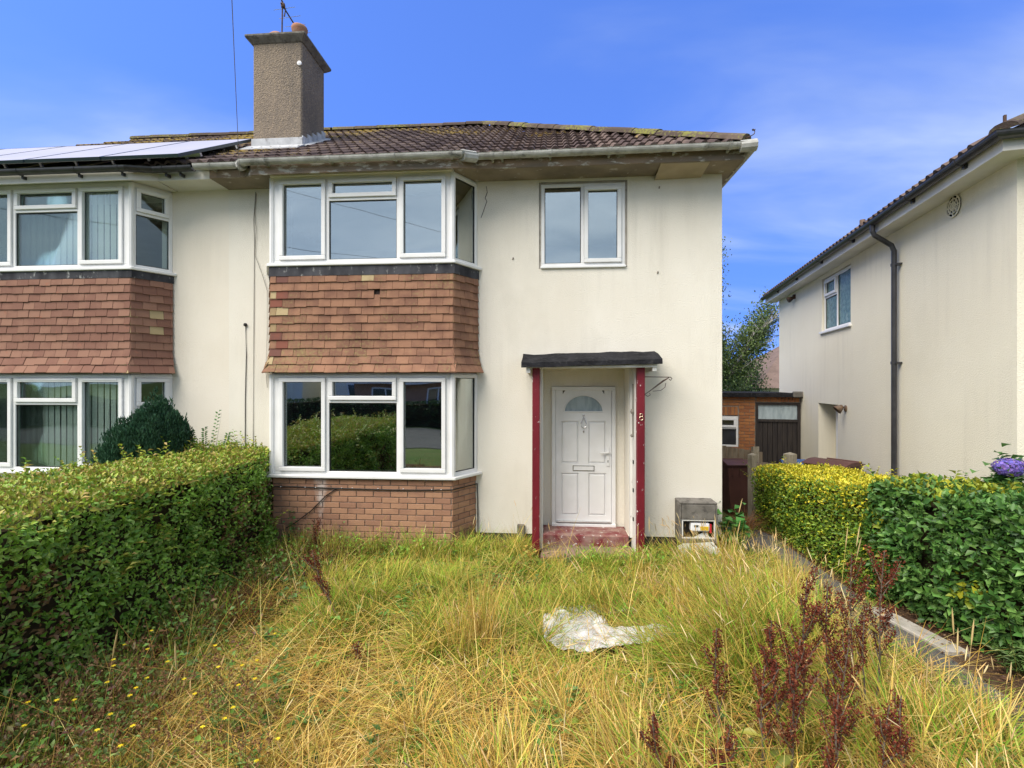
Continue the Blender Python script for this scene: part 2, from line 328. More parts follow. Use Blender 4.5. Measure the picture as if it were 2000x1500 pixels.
def lichen_roof(name, c1, c2, lichen, lo, hi, gradient, rd=0.7):
    m = mk(name, c1, c2, scale=5, rough=0.95, spec=0.1, rand=rd, bump=0.5, bscale=70, bdist=0.008)
    n, l = m.node_tree.nodes, m.node_tree.links; p = n['Principled BSDF']
    src = p.inputs['Base Color'].links[0].from_socket
    geo = n.new('ShaderNodeNewGeometry')
    a = n.new('ShaderNodeTexNoise'); a.inputs['Scale'].default_value = 30; a.inputs['Detail'].default_value = 5
    b = n.new('ShaderNodeTexNoise'); b.inputs['Scale'].default_value = 1.1; b.inputs['Detail'].default_value = 2
    l.new(geo.outputs['Position'], a.inputs['Vector']); l.new(geo.outputs['Position'], b.inputs['Vector'])
    oi = n.new('ShaderNodeObjectInfo')
    def mth(op, x, y, z=None):
        k = n.new('ShaderNodeMath'); k.operation = op
        for i, s in enumerate((x, y, z)):
            if s is None: continue
            if isinstance(s, (int, float)): k.inputs[i].default_value = s
            else: l.new(s, k.inputs[i])
        return k.outputs[0]
    s = mth('ADD', a.outputs['Fac'], mth('MULTIPLY', b.outputs['Fac'], 0.9))
    s = mth('MULTIPLY_ADD', oi.outputs['Random'], 0.16, s)
    if gradient:                                   # lichen lives on the upper courses and under the chimney
        sp = n.new('ShaderNodeSeparateXYZ'); l.new(geo.outputs['Position'], sp.inputs[0])
        s = mth('ADD', s, mth('MULTIPLY', mth('SUBTRACT', sp.outputs[2], 6.1), 0.10))
        r2 = n.new('ShaderNodeMapRange'); r2.inputs['From Min'].default_value = -2.9; r2.inputs['From Max'].default_value = -3.9; l.new(sp.outputs[0], r2.inputs['Value'])
        s = mth('ADD', s, mth('MULTIPLY', r2.outputs[0], 0.10))
    r = n.new('ShaderNodeMapRange'); r.inputs['From Min'].default_value = lo; r.inputs['From Max'].default_value = hi; l.new(s, r.inputs['Value'])
    x = n.new('ShaderNodeMix'); x.data_type = 'RGBA'; x.inputs[7].default_value = (*lichen, 1)
    l.new(r.outputs[0], x.inputs[0]); l.new(src, x.inputs[6]); l.new(x.outputs[2], p.inputs['Base Color'])
    return m
M['roof'] = lichen_roof('lichened_roof_tile', (0.088,0.064,0.06), (0.155,0.115,0.10), (0.38,0.27,0.06), 1.19, 1.36, True)
M['ridge'] = lichen_roof('mossy_ridge_tile', (0.085,0.065,0.055), (0.13,0.10,0.08), (0.20,0.20,0.06), 1.02, 1.2, False)
M['hung'] = lichen_roof('hung_clay_tile', (0.31,0.168,0.108), (0.205,0.108,0.075), (0.27,0.21,0.10), 1.06, 1.42, False, 0.26)
M['hung_left'] = mk('hung_clay_tile_plain', (0.28,0.155,0.112), (0.215,0.112,0.084), (0.31,0.135,0.09), scale=4, scale3=8, thr3=(0.62,0.75), rough=0.9, spec=0.1, rand=0.8, bump=0.3, bscale=80)
M['hung_pale'] = mk('pale_angle_tile', (0.42,0.33,0.19), (0.32,0.23,0.13), scale=9, rough=0.9, spec=0.1, rand=0.5)
M['hung_dark'] = mk('dark_red_tile', (0.21,0.075,0.05), (0.15,0.065,0.05), scale=9, rough=0.85, rand=0.5)
M['brick'] = mk('buff_pink_brick', (0.40,0.225,0.14), (0.32,0.175,0.115), (0.24,0.145,0.10), scale=6, scale3=3.2, thr3=(0.55,0.72), rough=0.9, spec=0.1, rand=0.55, bump=0.35, bscale=90)
def brick_stain(m):
    """chalky runs of limescale under the sill and damp black growth at the foot of the corner, each with its own outline"""
    n, l = m.node_tree.nodes, m.node_tree.links; p = n['Principled BSDF']; src = p.inputs['Base Color'].links[0].from_socket
    geo = n.new('ShaderNodeNewGeometry'); sp = n.new('ShaderNodeSeparateXYZ'); l.new(geo.outputs['Position'], sp.inputs[0])
    nzz = n.new('ShaderNodeTexNoise'); nzz.inputs['Scale'].default_value = 9; nzz.inputs['Detail'].default_value = 5; l.new(geo.outputs['Position'], nzz.inputs['Vector'])
    def mth(op, x, y):
        k = n.new('ShaderNodeMath'); k.operation = op
        for i, s in enumerate((x, y)):
            if isinstance(s, (int, float)): k.inputs[i].default_value = s
            else: l.new(s, k.inputs[i])
        return k.outputs[0]
    def rr(s, lo, hi):
        r = n.new('ShaderNodeMapRange'); r.inputs['From Min'].default_value = lo; r.inputs['From Max'].default_value = hi; l.new(s, r.inputs['Value']); return r.outputs[0]
    dx = mth('ABSOLUTE', mth('ADD', sp.outputs[0], 2.97), 0)
    wdt = mth('MULTIPLY', rr(sp.outputs[2], 0.35, 1.0), 0.10)
    f = mth('MULTIPLY', rr(mth('SUBTRACT', wdt, dx), -0.02, 0.05), rr(nzz.outputs['Fac'], 0.35, 0.6))
    x = n.new('ShaderNodeMix'); x.data_type = 'RGBA'; x.inputs[7].default_value = (0.62,0.56,0.52,1); l.new(mth('MULTIPLY', f, 0.75), x.inputs[0]); l.new(src, x.inputs[6])
    d2 = mth('ADD', rr(sp.outputs[0], -2.0, -1.2), mth('MULTIPLY', sp.outputs[2], -1.9)); d2 = mth('ADD', d2, mth('MULTIPLY', nzz.outputs['Fac'], 0.9))
    y = n.new('ShaderNodeMix'); y.data_type = 'RGBA'; y.inputs[7].default_value = (0.05,0.04,0.028,1); l.new(mth('MULTIPLY', rr(d2, 0.75, 1.15), 0.85), y.inputs[0]); l.new(x.outputs[2], y.inputs[6])
    l.new(y.outputs[2], p.inputs['Base Color'])
brick_stain(M['brick'])

# ------------------------------------------------------------------ ground
def sstep(a, b, x): t = np.clip((x-a)/(b-a), 0, 1); return t*t*(3-2*t)
def gz(x, y):
    x = np.asarray(x, float); y = np.asarray(y, float)
    return np.minimum(-0.4*sstep(4.35, 5.2, x), -0.38*sstep(7.2, 9.5, y)*sstep(2.0, 2.8, x))
def ground_z(x, y): return float(gz(x, y))
def grid_mesh(name, xs, ys, zf, mat):
    X, Y = np.meshgrid(xs, ys); V = np.stack([X.ravel(), Y.ravel(), zf(X.ravel(), Y.ravel())], 1)
    nx, ny = len(xs), len(ys); i = np.arange(nx-1)[None, :] + nx*np.arange(ny-1)[:, None]; i = i.ravel()
    return np_mesh(name, V, np.stack([i, i+1, i+nx+1, i+nx], 1), mat)
edge = [-900, -300, -100, -50, -30, -20]
xs = np.array(edge+list(np.arange(-14, 14.01, 0.25))+[-e for e in edge[::-1]])
props(from_mesh('ground', grid_mesh('ground', xs, xs, lambda x, y: gz(x, y)-0.03, M['lawn'])), kind='structure')
# soil of the front garden under the long grass
gx = np.arange(-3.5, 2.46, 0.09); gy = np.arange(-0.6, 6.5, 0.09)
def soil_z(x, y): return gz(x, y)+0.012+0.035*(vnoise(np.stack([x*2.1, y*2.1], 1), 3)-0.5)*np.minimum(1, np.maximum(0, 6.4-y)*3)
props(from_mesh('garden_soil', grid_mesh('garden_soil', gx, gy, soil_z, M['soil'])), kind='structure')
gx = np.arange(2.40, 3.23, 0.08); gy = np.arange(-2.4, 12.0, 0.15)
props(from_mesh('path', grid_mesh('path', gx, gy, lambda x, y: gz(x, y)+0.004+0.012*(vnoise(np.stack([x*1.5, y*1.5], 1), 5)-0.5), M['tarmac'])), kind='structure')
MB().box(-3.3, 3.4, -4.3, -2.7, -0.03, 0.03).build('pavement', M['concrete_pale']); props(bpy.data.objects['pavement'], kind='structure')
MB().box(-60, 60, -10.5, -4.3, -0.05, -0.01).build('road', M['road']); props(bpy.data.objects['road'], kind='structure')
k = MB().hexa([(3.06,5.0,-0.05),(3.23,5.0,-0.05),(3.40,4.22,-0.05),(3.22,4.22,-0.05),(3.06,5.0,0.03),(3.23,5.0,0.03),(3.40,4.22,0.03),(3.22,4.22,0.03)]).build('kerb_edging', M['concrete_pale'], bevel=0.008)
props(k, 'pale concrete edging strip between tarmac path and dark soil', 'kerb')

# ------------------------------------------------------------------ generic builders: wall with holes, window, roof
def wall_mesh(mb, x0, x1, z0, z1, y, th, holes):
    """rendered wall in the plane y (outside towards -y) with rectangular holes (x0,x1,z0,z1) and their reveals"""
    xs = sorted({x0, x1, *[h[0] for h in holes], *[h[1] for h in holes]}); zs = sorted({z0, z1, *[h[2] for h in holes], *[h[3] for h in holes]})
    inh = lambda x, z: any(h[0] < x < h[1] and h[2] < z < h[3] for h in holes)
    for i in range(len(xs)-1):
        for j in range(len(zs)-1):
            if inh((xs[i]+xs[i+1])/2, (zs[j]+zs[j+1])/2): continue
            a, b, c, d = xs[i], xs[i+1], zs[j], zs[j+1]
            mb.quad((a,y,c),(b,y,c),(b,y,d),(a,y,d)); mb.quad((b,y+th,c),(a,y+th,c),(a,y+th,d),(b,y+th,d))
    for a, b, c, d in holes:
        mb.quad((a,y,c),(a,y,d),(a,y+th,d),(a,y+th,c)); mb.quad((b,y,d),(b,y,c),(b,y+th,c),(b,y+th,d))
        mb.quad((a,y,d),(b,y,d),(b,y+th,d),(a,y+th,d))
        if c > z0: mb.quad((b,y,c),(a,y,c),(a,y+th,c),(b,y+th,c))
    mb.quad((x0,y,z0),(x0,y,z1),(x0,y+th,z1),(x0,y+th,z0)); mb.quad((x1,y,z1),(x1,y,z0),(x1,y+th,z0),(x1,y+th,z1))
    mb.quad((x0,y,z1),(x1,y,z1),(x1,y+th,z1),(x0,y+th,z1)); mb.quad((x0,y,z0),(x0,y+th,z0),(x1,y+th,z0),(x1,y,z0))
    return mb
def ring(mb, x0, x1, z0, z1, w, y0, y1):
    mb.box(x0, x1, y0, y1, z1-w, z1); mb.box(x0, x1, y0, y1, z0, z0+w)
    mb.box(x0, x0+w, y0+.0005, y1-.0005, z0+w, z1-w); mb.box(x1-w, x1, y0+.0005, y1-.0005, z0+w, z1-w)
def window(parent, origin, angle, w, h, cols, name='window', glass='glass', split=0.3, fw=0.045, label=None, local=False, vent=False):
    """cols: (x0, x1, kind) kind f=fixed c=casement t=top light over fixed; local frame X right, Z up, -Y outwards"""
    Mx = Matrix.Translation(origin) @ Matrix.Rotation(angle, 4, 'Z')
    fr = MB(); D = 0.07
    fr.box(0, w, -0.012, D, h-fw, h); fr.box(0, w, -0.012, D, 0, fw)
    xsn = sorted({c[0] for c in cols}|{c[1] for c in cols})
    fr.box(0, max(fw, xsn[0]), -0.0125, D-.001, fw, h-fw); fr.box(min(w-fw, xsn[-1]), w, -0.0125, D-.001, fw, h-fw)
    for x in xsn[1:-1]: fr.box(x-fw*0.45, x+fw*0.45, -0.0115, D-.001, fw, h-fw)
    win = fr.build(name, M['upvc'], parent, bevel=0.004, M=Mx, world=not local)
    if label: win['label'] = label
    def pane(x0, x1, z0, z1):
        MB().box(x0, x1, 0.014, 0.020, z0, z1).build('pane', M[glass], win, M=Matrix(), world=False)
        g = MB(); ring(g, x0-0.004, x1+0.004, z0-0.004, z1+0.004, 0.009, 0.004, 0.013); g.build('gasket', M['gasket'], win, world=False)
    def sash(x0, x1, z0, z1, s=0.052):
        b = MB(); ring(b, x0, x1, z0, z1, s, -0.038, 0.03); b.build('sash', M['upvc'], win, bevel=0.007, seg=2, world=False)
        pane(x0+s, x1-s, z0+s, z1-s)
    for i, (x0, x1, kd) in enumerate(cols):
        a = max(x0, fw)+(0.0 if i == 0 else fw*0.45); b = min(x1, w-fw)-(0.0 if i == len(cols)-1 else fw*0.45)
        if kd == 'c': sash(a+.002, b-.002, fw+.002, h-fw-.002)
        elif kd == 'f': pane(a+.004, b-.004, fw+.004, h-fw-.004)
        else:
            zt = h*(1-split)
            t = MB().box(a, b, -0.012, D-.001, zt-fw*0.4, zt+fw*0.4); t.build('transom', M['upvc'], win, bevel=0.004, world=False)
            pane(a+.004, b-.004, fw+.004, zt-fw*0.4-.004); sash(a+.002, b-.002, zt+fw*0.4+.002, h-fw-.002)
        if vent:
            MB().box(a+0.07, b-0.07, -0.046, -0.036, h-fw-0.032, h-fw-0.02).build('trickle_vent', M['upvc'], win, world=False)
    return win
# ---- roof tiles
PITCH = math.atan(0.625); CP, SP = math.cos(PITCH), math.sin(PITCH)
TX = [0, .014, .034, .06, .086, .106, .164, .184, .21, .236, .256, .302]
TH = [0, .006, .03, .040, .03, 0, 0, .03, .040, .03, .006, 0]
def tile_mesh(name, mat, L=0.40, lift=0.03):
    m = MB(); n = len(TX); v = []
    for yy, base in ((0, lift), (L, 0.0)):
        for x, hh in zip(TX, TH): v.append((x, yy, base+hh))
    for x, hh in zip(TX, TH): v.append((x, 0.003, hh*0.8+0.004))
    f = [(i, i+1, n+i+1, n+i) for i in range(n-1)]+[(2*n+i, 2*n+i+1, i+1, i) for i in range(n-1)]
    m.add(v, f); me = bpy.data.meshes.new(name); me.from_pydata(m.v, [], m.f); me.materials.append(mat)
    return me
EAVE_Y, EAVE_Z, GAUGE = 6.07, 5.085, 0.33
def roof_pt(x, s, off=0):            # point on the front slope, s metres up from the eave
    return Vector((x, EAVE_Y+s*CP-off*SP, EAVE_Z+s*SP+off*CP))
def roof_tiles(roof, x0, x1, hip=None, ext=None, rows=13, skip=None):
    me = tile_mesh('roof_tile', M['roof'])
    for i in range(-1, rows):
        a, b = (x0, x1)
        if i < 0:
            if not ext: continue
            a, b = ext
        off = 0.0
        for k in range(int((b-a)/0.3)+2):
            x = a+k*0.3+off
            if x > b-0.02: break
            y = EAVE_Y+i*GAUGE*CP
            if skip and skip(x, i): continue
            Mx = Matrix.Translation(roof_pt(x, i*GAUGE, 0.0)) @ Matrix.Rotation(PITCH-0.0, 4, 'X') @ Matrix.Rotation(random.gauss(0, .004), 4, 'Y') @ Matrix.Translation((0, random.gauss(0, .004), random.uniform(0, .004)))
            mm = me
            if i < 0:
                Mx = Matrix.Translation(roof_pt(x, -0.20, -0.012)) @ Matrix.Rotation(PITCH, 4, 'X')
            if hip is not None and i >= 0:
                lim = hip-(y-EAVE_Y)
                if x > lim: break
                if x+0.31 > lim-0.42 or True and x+0.31 > lim-0.42:
                    bm = bmesh.new(); bm.from_mesh(me)
                    inv = Mx.inverted(); co = inv @ Vector((lim, y, Mx.translation.z)); no = (inv.to_3x3() @ Vector((1, 1, 0))).normalized()
                    bmesh.ops.bisect_plane(bm, geom=bm.verts[:]+bm.edges[:]+bm.faces[:], plane_co=co, plane_no=no, clear_outer=True)
                    if len(bm.faces) == 0: bm.free(); continue
                    mm = bpy.data.meshes.new('roof_tile'); bm.to_mesh(mm); bm.free(); 
                    if not mm.materials: mm.materials.append(M['roof'])
            elif x+0.302 > b:
                bm = bmesh.new(); bm.from_mesh(me); bmesh.ops.bisect_plane(bm, geom=bm.verts[:]+bm.edges[:]+bm.faces[:], plane_co=(b-x, 0, 0), plane_no=(1,0,0), clear_outer=True)
                mm = bpy.data.meshes.new('roof_tile'); bm.to_mesh(mm); bm.free()
                if not mm.materials: mm.materials.append(M['roof'])
            from_mesh('roof_tile', mm, roof, Mx)
def cap_line(roof, A, B, mat, r=0.115, L=0.42):
    A, B = Vector(A), Vector(B); d = B-A; n = max(1, int(d.length/L)); d.normalize()
    m = MB(); pr = [(math.cos(math.pi*k/6)*r, math.sin(math.pi*k/6)*r*0.85) for k in range(7)]
    v = []
    for yy, s in ((0, 1.0), (L+0.03, 0.93)):
        v += [(x*s, yy, z*s) for x, z in pr]
    m.add(v, [(i, i+1, 8+i, 7+i) for i in range(6)]+[tuple(range(6, -1, -1))])
    me = m.mesh('ridge_tile', mat)
    q = d.to_track_quat('Y', 'Z').to_matrix().to_4x4()
    for i in range(n):
        p = A+(B-A)*(i/n)
        from_mesh('ridge_tile', me, roof, Matrix.Translation(p+Vector((0,0,random.uniform(-.006,.006)))) @ q @ Matrix.Rotation(random.gauss(0,.012), 4, 'Z'))
RIDGE_Y = 9.74; RIDGE_Z = EAVE_Z+(RIDGE_Y-EAVE_Y)*0.625
# ---- hung tiles of a bay
def bay_plan(xa, xb, yf, yw, splay): return [(xa, yf), (xb, yf), (xb+splay, yw), (xa-splay, yw)]
def hung_tiles(part, xa, xb, yf, splay, z0, z1, mats, corner_pick, seed, skip=None, xvis=None):
    rnd = random.Random(seed); g = 0.106; rows = int(round((z1-z0)/g)); g = (z1-z0)/rows; th = 0.013; tw = 0.163
    def tmesh(w, mat):
        m = MB(); n = 3; Ht = g*1.45
        m.hexa([(0.001,-th,0),(w-0.001,-th,0),(w-0.001,0,0),(0.001,0,0),(0.001,-th,Ht),(w-0.001,-th,Ht),(w-0.001,0,Ht),(0.001,0,Ht)])
        return m.mesh('tile', mat, bevel=0.0025)
    full = {k: tmesh(tw, mt) for k, mt in mats.items()}
    L = math.hypot(splay, 6.5-yf); ang = math.atan2(6.5-yf, splay)
    for r in range(rows):
        z = z0+r*g
        flare = 0.09*max(0, 1-r/3.2)**1.8
        out = 0.028+flare; tilt = math.atan((out-(0.028+0.09*max(0, 1-(r+1)/3.2)**1.8)+0.0155)/g)
        for face in (0, 1, 2):
            if face == 0: length = xb-xa; o = Vector((xa, yf, z)); an = 0.0
            elif face == 1: length = L; o = Vector((xb, yf, z)); an = ang
            else: length = L; o = Vector((xa-splay, 6.5, z)); an = -ang
            ox = Vector((math.cos(an), math.sin(an), 0)); oy = Vector((math.sin(an), -math.cos(an), 0))
            ext = out*math.tan(ang/2)                    # rows get longer where they flare
            a0 = -ext if face in (0, 1) else 0.0; a1 = length+(ext if face in (0, 2) else 0.0)
            x = a0-(tw*0.5 if r % 2 else 0)-(0.03 if face else 0)
            while x < a1-0.01:
                xs_, xe = max(x, a0), min(x+tw, a1); w = xe-xs_; x += tw
                if w < 0.025: continue
                if xvis is not None and face == 0 and o.x+xe < xvis: continue
                key = 'a'
                if face == 0 and xs_ < a0+0.09 and rnd.random() < 0.55 and 'd' in mats: key = rnd.choice('dpa')
                elif rnd.random() < 0.008 and 'p' in mats: key = 'p'
                if skip and skip(face, r, xs_): xs_ += 0.075; w = xe-xs_
                me = full[key] if abs(w-tw) < 1e-4 else tmesh(w, mats[key])
                P = o+ox*xs_+oy*(out+rnd.uniform(-.0015, .004))+Vector((0, 0, rnd.gauss(0, .0028)))
                Mx = Matrix.Translation(P) @ Matrix.Rotation(an, 4, 'Z') @ Matrix.Rotation(-tilt+rnd.gauss(0, .012), 4, 'X') @ Matrix.Rotation(rnd.gauss(0, .008), 4, 'Y')
                from_mesh('tile', me, part, Mx)
        for cx, s, an in ((xb, 1, ang), (xa, -1, -ang)):       # angle tile wrapping the corner
            wf = 0.085+0.05*(r % 2); wsd = 0.085+0.05*((r+1) % 2)
            o1 = out+0.007; ext = o1*math.tan(ang/2)
            dirs = Vector((math.cos(ang)*s, math.sin(ang), 0)); nf = Vector((0, -1, 0)); ns = Vector((math.sin(ang)*s, -math.cos(ang), 0))
            def pt(k, zz, push):
                oo = o1-push+0.0; e = oo*math.tan(ang/2); c = Vector((cx, yf, 0))+nf*oo+Vector((s*e, 0, 0))
                if k == 0: return c-Vector((s*wf, 0, 0))+Vector((0, 0, zz))
                if k == 1: return c+Vector((0, 0, zz))
                return c+dirs*wsd+Vector((0, 0, zz))
            zt = z+g*1.15; back = math.tan(tilt)*g*1.15
            m = MB(); v = [pt(k, z-0.002, 0) for k in range(3)]+[pt(k, zt, back) for k in range(3)]+[pt(k, z-0.002, 0.014) for k in range(3)]
            m.add(v, [(0,1,4,3),(1,2,5,4),(6,7,1,0),(7,8,2,1),(0,3,6),(2,8,5)])
            m.build('angle_tile', mats[corner_pick(r, rnd)], part)
def bay_solid(mb, xa, xb, yf, splay, z0, z1, inset=0.0):
    mb.prism([(xa+inset, yf+inset), (xb-inset, yf+inset), (xb+splay-inset, 6.5), (xa-splay+inset, 6.5)], z0, z1); return mb
def gutter_prof(r=0.058, t=0.008):
    o = [(r*math.cos(a), r*math.sin(a)) for a in [math.pi+math.pi*k/10 for k in range(11)]]
    i = [((r-t)*math.cos(a), (r-t)*math.sin(a)) for a in [2*math.pi-math.pi*k/10 for k in range(11)]]
    return o+[(r+.004, .004), (r-t-.002, .004)]+i[1:-1]+[(-(r-t), 0.0)]

# ================================================================== the house in the middle
house = thing('semi_detached_house', 'cream rendered house with lichened roof, brown hung-tile bay and red-posted porch', 'house', (-1.1, 6.5, 0))
YW, TH_ = 6.5, 0.27
XA, XB, YF, SPL = -3.62, -1.24, 6.1, 0.25     # bay
wm = wall_mesh(MB(), -4.5, 2.22, 0.20, 4.93, YW, TH_, [(-0.15,1.01,3.74,4.89), (-0.1,1.03,0.2,2.42), (-3.72,-1.14,0.98,2.31), (-3.72,-1.14,3.74,4.88)])
wm.box(1.95, 2.22, YW+TH_, 12.98, 0.20, 4.93); wm.box(-4.5, 1.95, 12.7, 12.98, 0.2, 4.93)
wm.quad((-0.1,6.92,0.2),(0.02,6.92,0.2),(0.02,6.92,2.42),(-0.1,6.92,2.42)); wm.quad((0.91,6.92,0.2),(1.03,6.92,0.2),(1.03,6.92,2.42),(0.91,6.92,2.42))
wm.quad((0.02,6.92,2.17),(0.91,6.92,2.17),(0.91,6.92,2.42),(0.02,6.92,2.42))
wm.quad((-0.1,YW+TH_,0.2),(-0.1,6.92,0.2),(-0.1,6.92,2.42),(-0.1,YW+TH_,2.42)); wm.quad((1.03,6.92,0.2),(1.03,YW+TH_,0.2),(1.03,YW+TH_,2.42),(1.03,6.92,2.42))
wm.quad((-0.1,YW+TH_,2.42),(1.03,YW+TH_,2.42),(1.03,6.92,2.42),(-0.1,6.92,2.42))
wm.build('wall', M['render'], house)
for a_, b_, c_ in ((-4.5, -3.9, 6.76), (-0.96, -0.1, 6.76), (1.03, 2.208, 12.9)): MB().box(a_, b_, 6.512, c_, -0.45, 0.2).build('plinth', M['plinth'], house)
# closed rooms behind the glass
rm = MB(); rm.box(-4.49, 1.94, 9.6, 9.7, 0.2, 4.9); rm.box(-4.49, 1.94, 6.78, 12.7, 2.5, 2.62); rm.box(-4.49, 1.94, 6.78, 12.7, 4.9, 4.99); rm.box(-4.49, 1.94, 7.0, 12.7, 0.12, 0.2)
rm.box(-4.5, -4.42, 6.78, 12.7, 0.2, 4.9); rm.box(-0.35, -0.25, 6.78, 9.6, 0.2, 2.5); rm.box(-0.6, -0.5, 6.78, 9.6, 2.62, 4.9)
rm.build('inner_partition', M['room'], house)
# cracks in the render
MB().tube([(-0.86,6.497,4.86),(-0.845,6.497,4.78),(-0.875,6.497,4.7),(-0.85,6.497,4.66),(-0.9,6.497,4.52),(-0.93,6.497,4.44)], 0.004, 5).build('wall_crack', M['plinth'], house)
# ---- bay: brick foot, tiled apron, lead, windows
foot = bay_solid(MB(), XA, XB, YF, SPL, -0.2, 0.985, 0.012).build('bay_brick_base', M['mortar'], house)
def bricks(part, xa, xb, yf, splay, z0, courses, mat, yw=6.5):
    rnd = random.Random(5); me = MB().box(0.005, 0.220, 0, 0.03, 0.005, 0.070).mesh('brick', mat, bevel=0.003)
    hf = MB().box(0.005, 0.1075, 0, 0.03, 0.005, 0.070).mesh('brick', mat, bevel=0.003)
    L = math.hypot(splay, yw-yf); ang = math.atan2(yw-yf, splay)
    for c in range(courses):
        for face, (length, o, an) in enumerate(((xb-xa, Vector((xa, yf, 0)), 0.0), (L, Vector((xb, yf, 0)), ang), (L, Vector((xa-splay, yw, 0)), -ang))):
            x = -0.1125 if (c+(face > 0)) % 2 else 0.0
            while x < length-0.03:
                w = 0.225; xs_ = max(x, 0); xe = min(x+w, length); ww = xe-xs_; x += w
                if ww < 0.04: continue
                P = o+Vector((math.cos(an), math.sin(an), 0))*xs_+Vector((0, 0, z0+c*0.075+rnd.gauss(0, .0008)))+Vector((math.sin(an), -math.cos(an), 0))*rnd.uniform(-.0015, .002)
                Mx = Matrix.Translation(P) @ Matrix.Rotation(an, 4, 'Z')
                m = me if ww > 0.22 else hf if abs(ww-0.1125) < 1e-3 else MB().box(0.005, ww-0.005, 0, 0.03, 0.005, 0.07).mesh('brick', mat, bevel=0.003)
                from_mesh('brick', m, part, Mx)
bricks(foot, XA, XB, YF, SPL, -0.005, 13, M['brick'])
apron = bay_solid(MB(), XA, XB, YF, SPL, 2.34, 3.66, 0.0).build('hung_tile_apron', M['timber'], house)
hung_tiles(apron, XA, XB, YF, SPL, 2.345, 3.62, {'a': M['hung'], 'p': M['hung_pale'], 'd': M['hung_dark']}, lambda r, q: 'p' if r in (1, 6, 10) else 'a', 3,
           skip=lambda f, r, x: f == 0 and r == 9 and 1.33 < x < 1.45)
ld = MB(); bay_solid(ld, XA-0.035, XB+0.035, YF-0.035, SPL, 3.60, 3.725); ld.build('lead_apron', M['lead'], house)
for z0, z1, nm in ((3.725, 3.765, 'upper'), (0.985, 1.025, 'lower')):
    s = MB(); bay_solid(s, XA-0.05, XB+0.05, YF-0.06, SPL+0.03, z0, z1); s.build('window_sill', M['upvc'], house, bevel=0.008)
for z0, h in ((3.765, 1.125), (1.025, 1.30)):
    cols = [(0.10, 0.745, 'c'), (0.745, 1.68, 't'), (1.68, 2.30, 'c')]
    window(house, (XA, YF, z0), 0, XB-XA, h, cols, name='bay_window', split=0.27)
    an = math.atan2(0.4, SPL); L = math.hypot(0.4, SPL)
    window(house, (XB+0.002, YF+0.003, z0), an, L, h, [(0.045, L-0.045, 'f')], name='bay_side_window')
    window(house, (XA-SPL-0.002, 6.5, z0), -an, L, h, [(0.045, L-0.045, 'f')], name='bay_side_window')
    cp = MB()
    for cx, s in ((XB, 1), (XA, -1)):
        cp.tube([(cx+s*0.004, YF-0.006, z0+0.004), (cx+s*0.004, YF-0.006, z0+h-0.004)], 0.034, 8)
    cp.build('corner_post', M['upvc'], house)
    bay_solid(MB(), XA, XB, YF, SPL, z0+h, z0+h+0.025, 0.005).build('bay_head', M['upvc'], house)
# ---- right-hand upstairs window
window(house, (-0.12, 6.515, 3.76), 0, 1.10, 1.10, [(0.03, 0.545, 'f'), (0.545, 1.06, 'c')], name='bedroom_window')
MB().box(-0.13, 0.99, 6.47, 6.60, 3.735, 3.765).build('window_sill', M['upvc'], house, bevel=0.006)
MB().box(-0.145, -0.12, 6.507, 6.56, 3.75, 4.88).box(0.98, 1.005, 6.507, 6.56, 3.75, 4.88).box(-0.12, 0.98, 6.5, 6.56, 4.86, 4.885).build('window_surround_mortar', M['concrete_pale'], house)
# ---- eaves
GL = [(-4.62,6.0,5.052), (-4.0,6.0,5.05), (-3.84,5.82,5.0), (-1.08,5.82,4.997), (-0.92,6.0,5.05), (2.32,6.0,5.067)]
gt = MB().sweep(gutter_prof(), GL).build('gutter', M['gutter'], house)
MB().sweep(gutter_prof(), [(2.43,6.05,5.06), (2.43,13.3,5.06)]).build('side_gutter', M['gutter'], house)
for x in (-4.4, -3.55, -2.72, -1.9, -1.2): 
    y, z = (5.82, 4.998) if -3.86 < x < -1.1 else (6.0, 5.05)
    MB().sweep(gutter_prof(0.064, 0.004), [(x-0.016, y, z), (x+0.016, y, z)]).box(x-.012, x+.012, y+0.05, y+0.11, z-0.05, z-0.02).build('gutter_bracket', M['gutter'], gt)
for x in (-0.72, -0.6, 0.0, 0.72, 1.50, 2.14):
    z = 5.05+(x+0.9)*0.0053
    MB().sweep(gutter_prof(0.065, 0.004), [(x-0.018, 6.0, z), (x+0.018, 6.0, z)]).box(x-.012, x+.012, 6.05, 6.12, z-0.06, z-0.03).build('gutter_bracket', M['gutter'], gt)
for A, B in ((0, 1), (2, 3)):
    pass
MB().tube([(-3.90,5.89,4.99), (-3.99,5.99,5.02)], 0.066, 10).build('gutter_joint', M['gutter'], gt)
MB().tube([(-1.07,5.83,4.975), (-0.93,5.99,5.02)], [0.066, 0.066], 10).build('gutter_joint', M['gutter'], gt)
MB().tube([(2.26,6.0,5.035), (2.44,5.985,5.04)], [0.066, 0.070], 10).build('gutter_corner', M['gutter'], gt)
fp = [(-4.5,6.118), (-3.99,6.118), (-3.79,5.91), (-1.13,5.91), (-0.93,6.118), (2.33,6.118)]
fz = [(4.925,5.07)]*6
fm = MB()
prof = [(-0.011,0.0), (0.011,0.0), (0.011,0.15), (-0.011,0.15)]
fm.sweep(prof, [(x, y, 4.925 if y > 6 else 4.855) for x, y in fp]); fm.build('fascia', M['fascia'], house)
MB().box(2.33, 2.352, 6.106, 13.3, 4.925, 5.07).build('side_fascia', M['fascia'], house)
MB().box(-4.5, -3.93, 6.13, 6.499, 4.925, 4.94).build('soffit', M['soffit'], house)
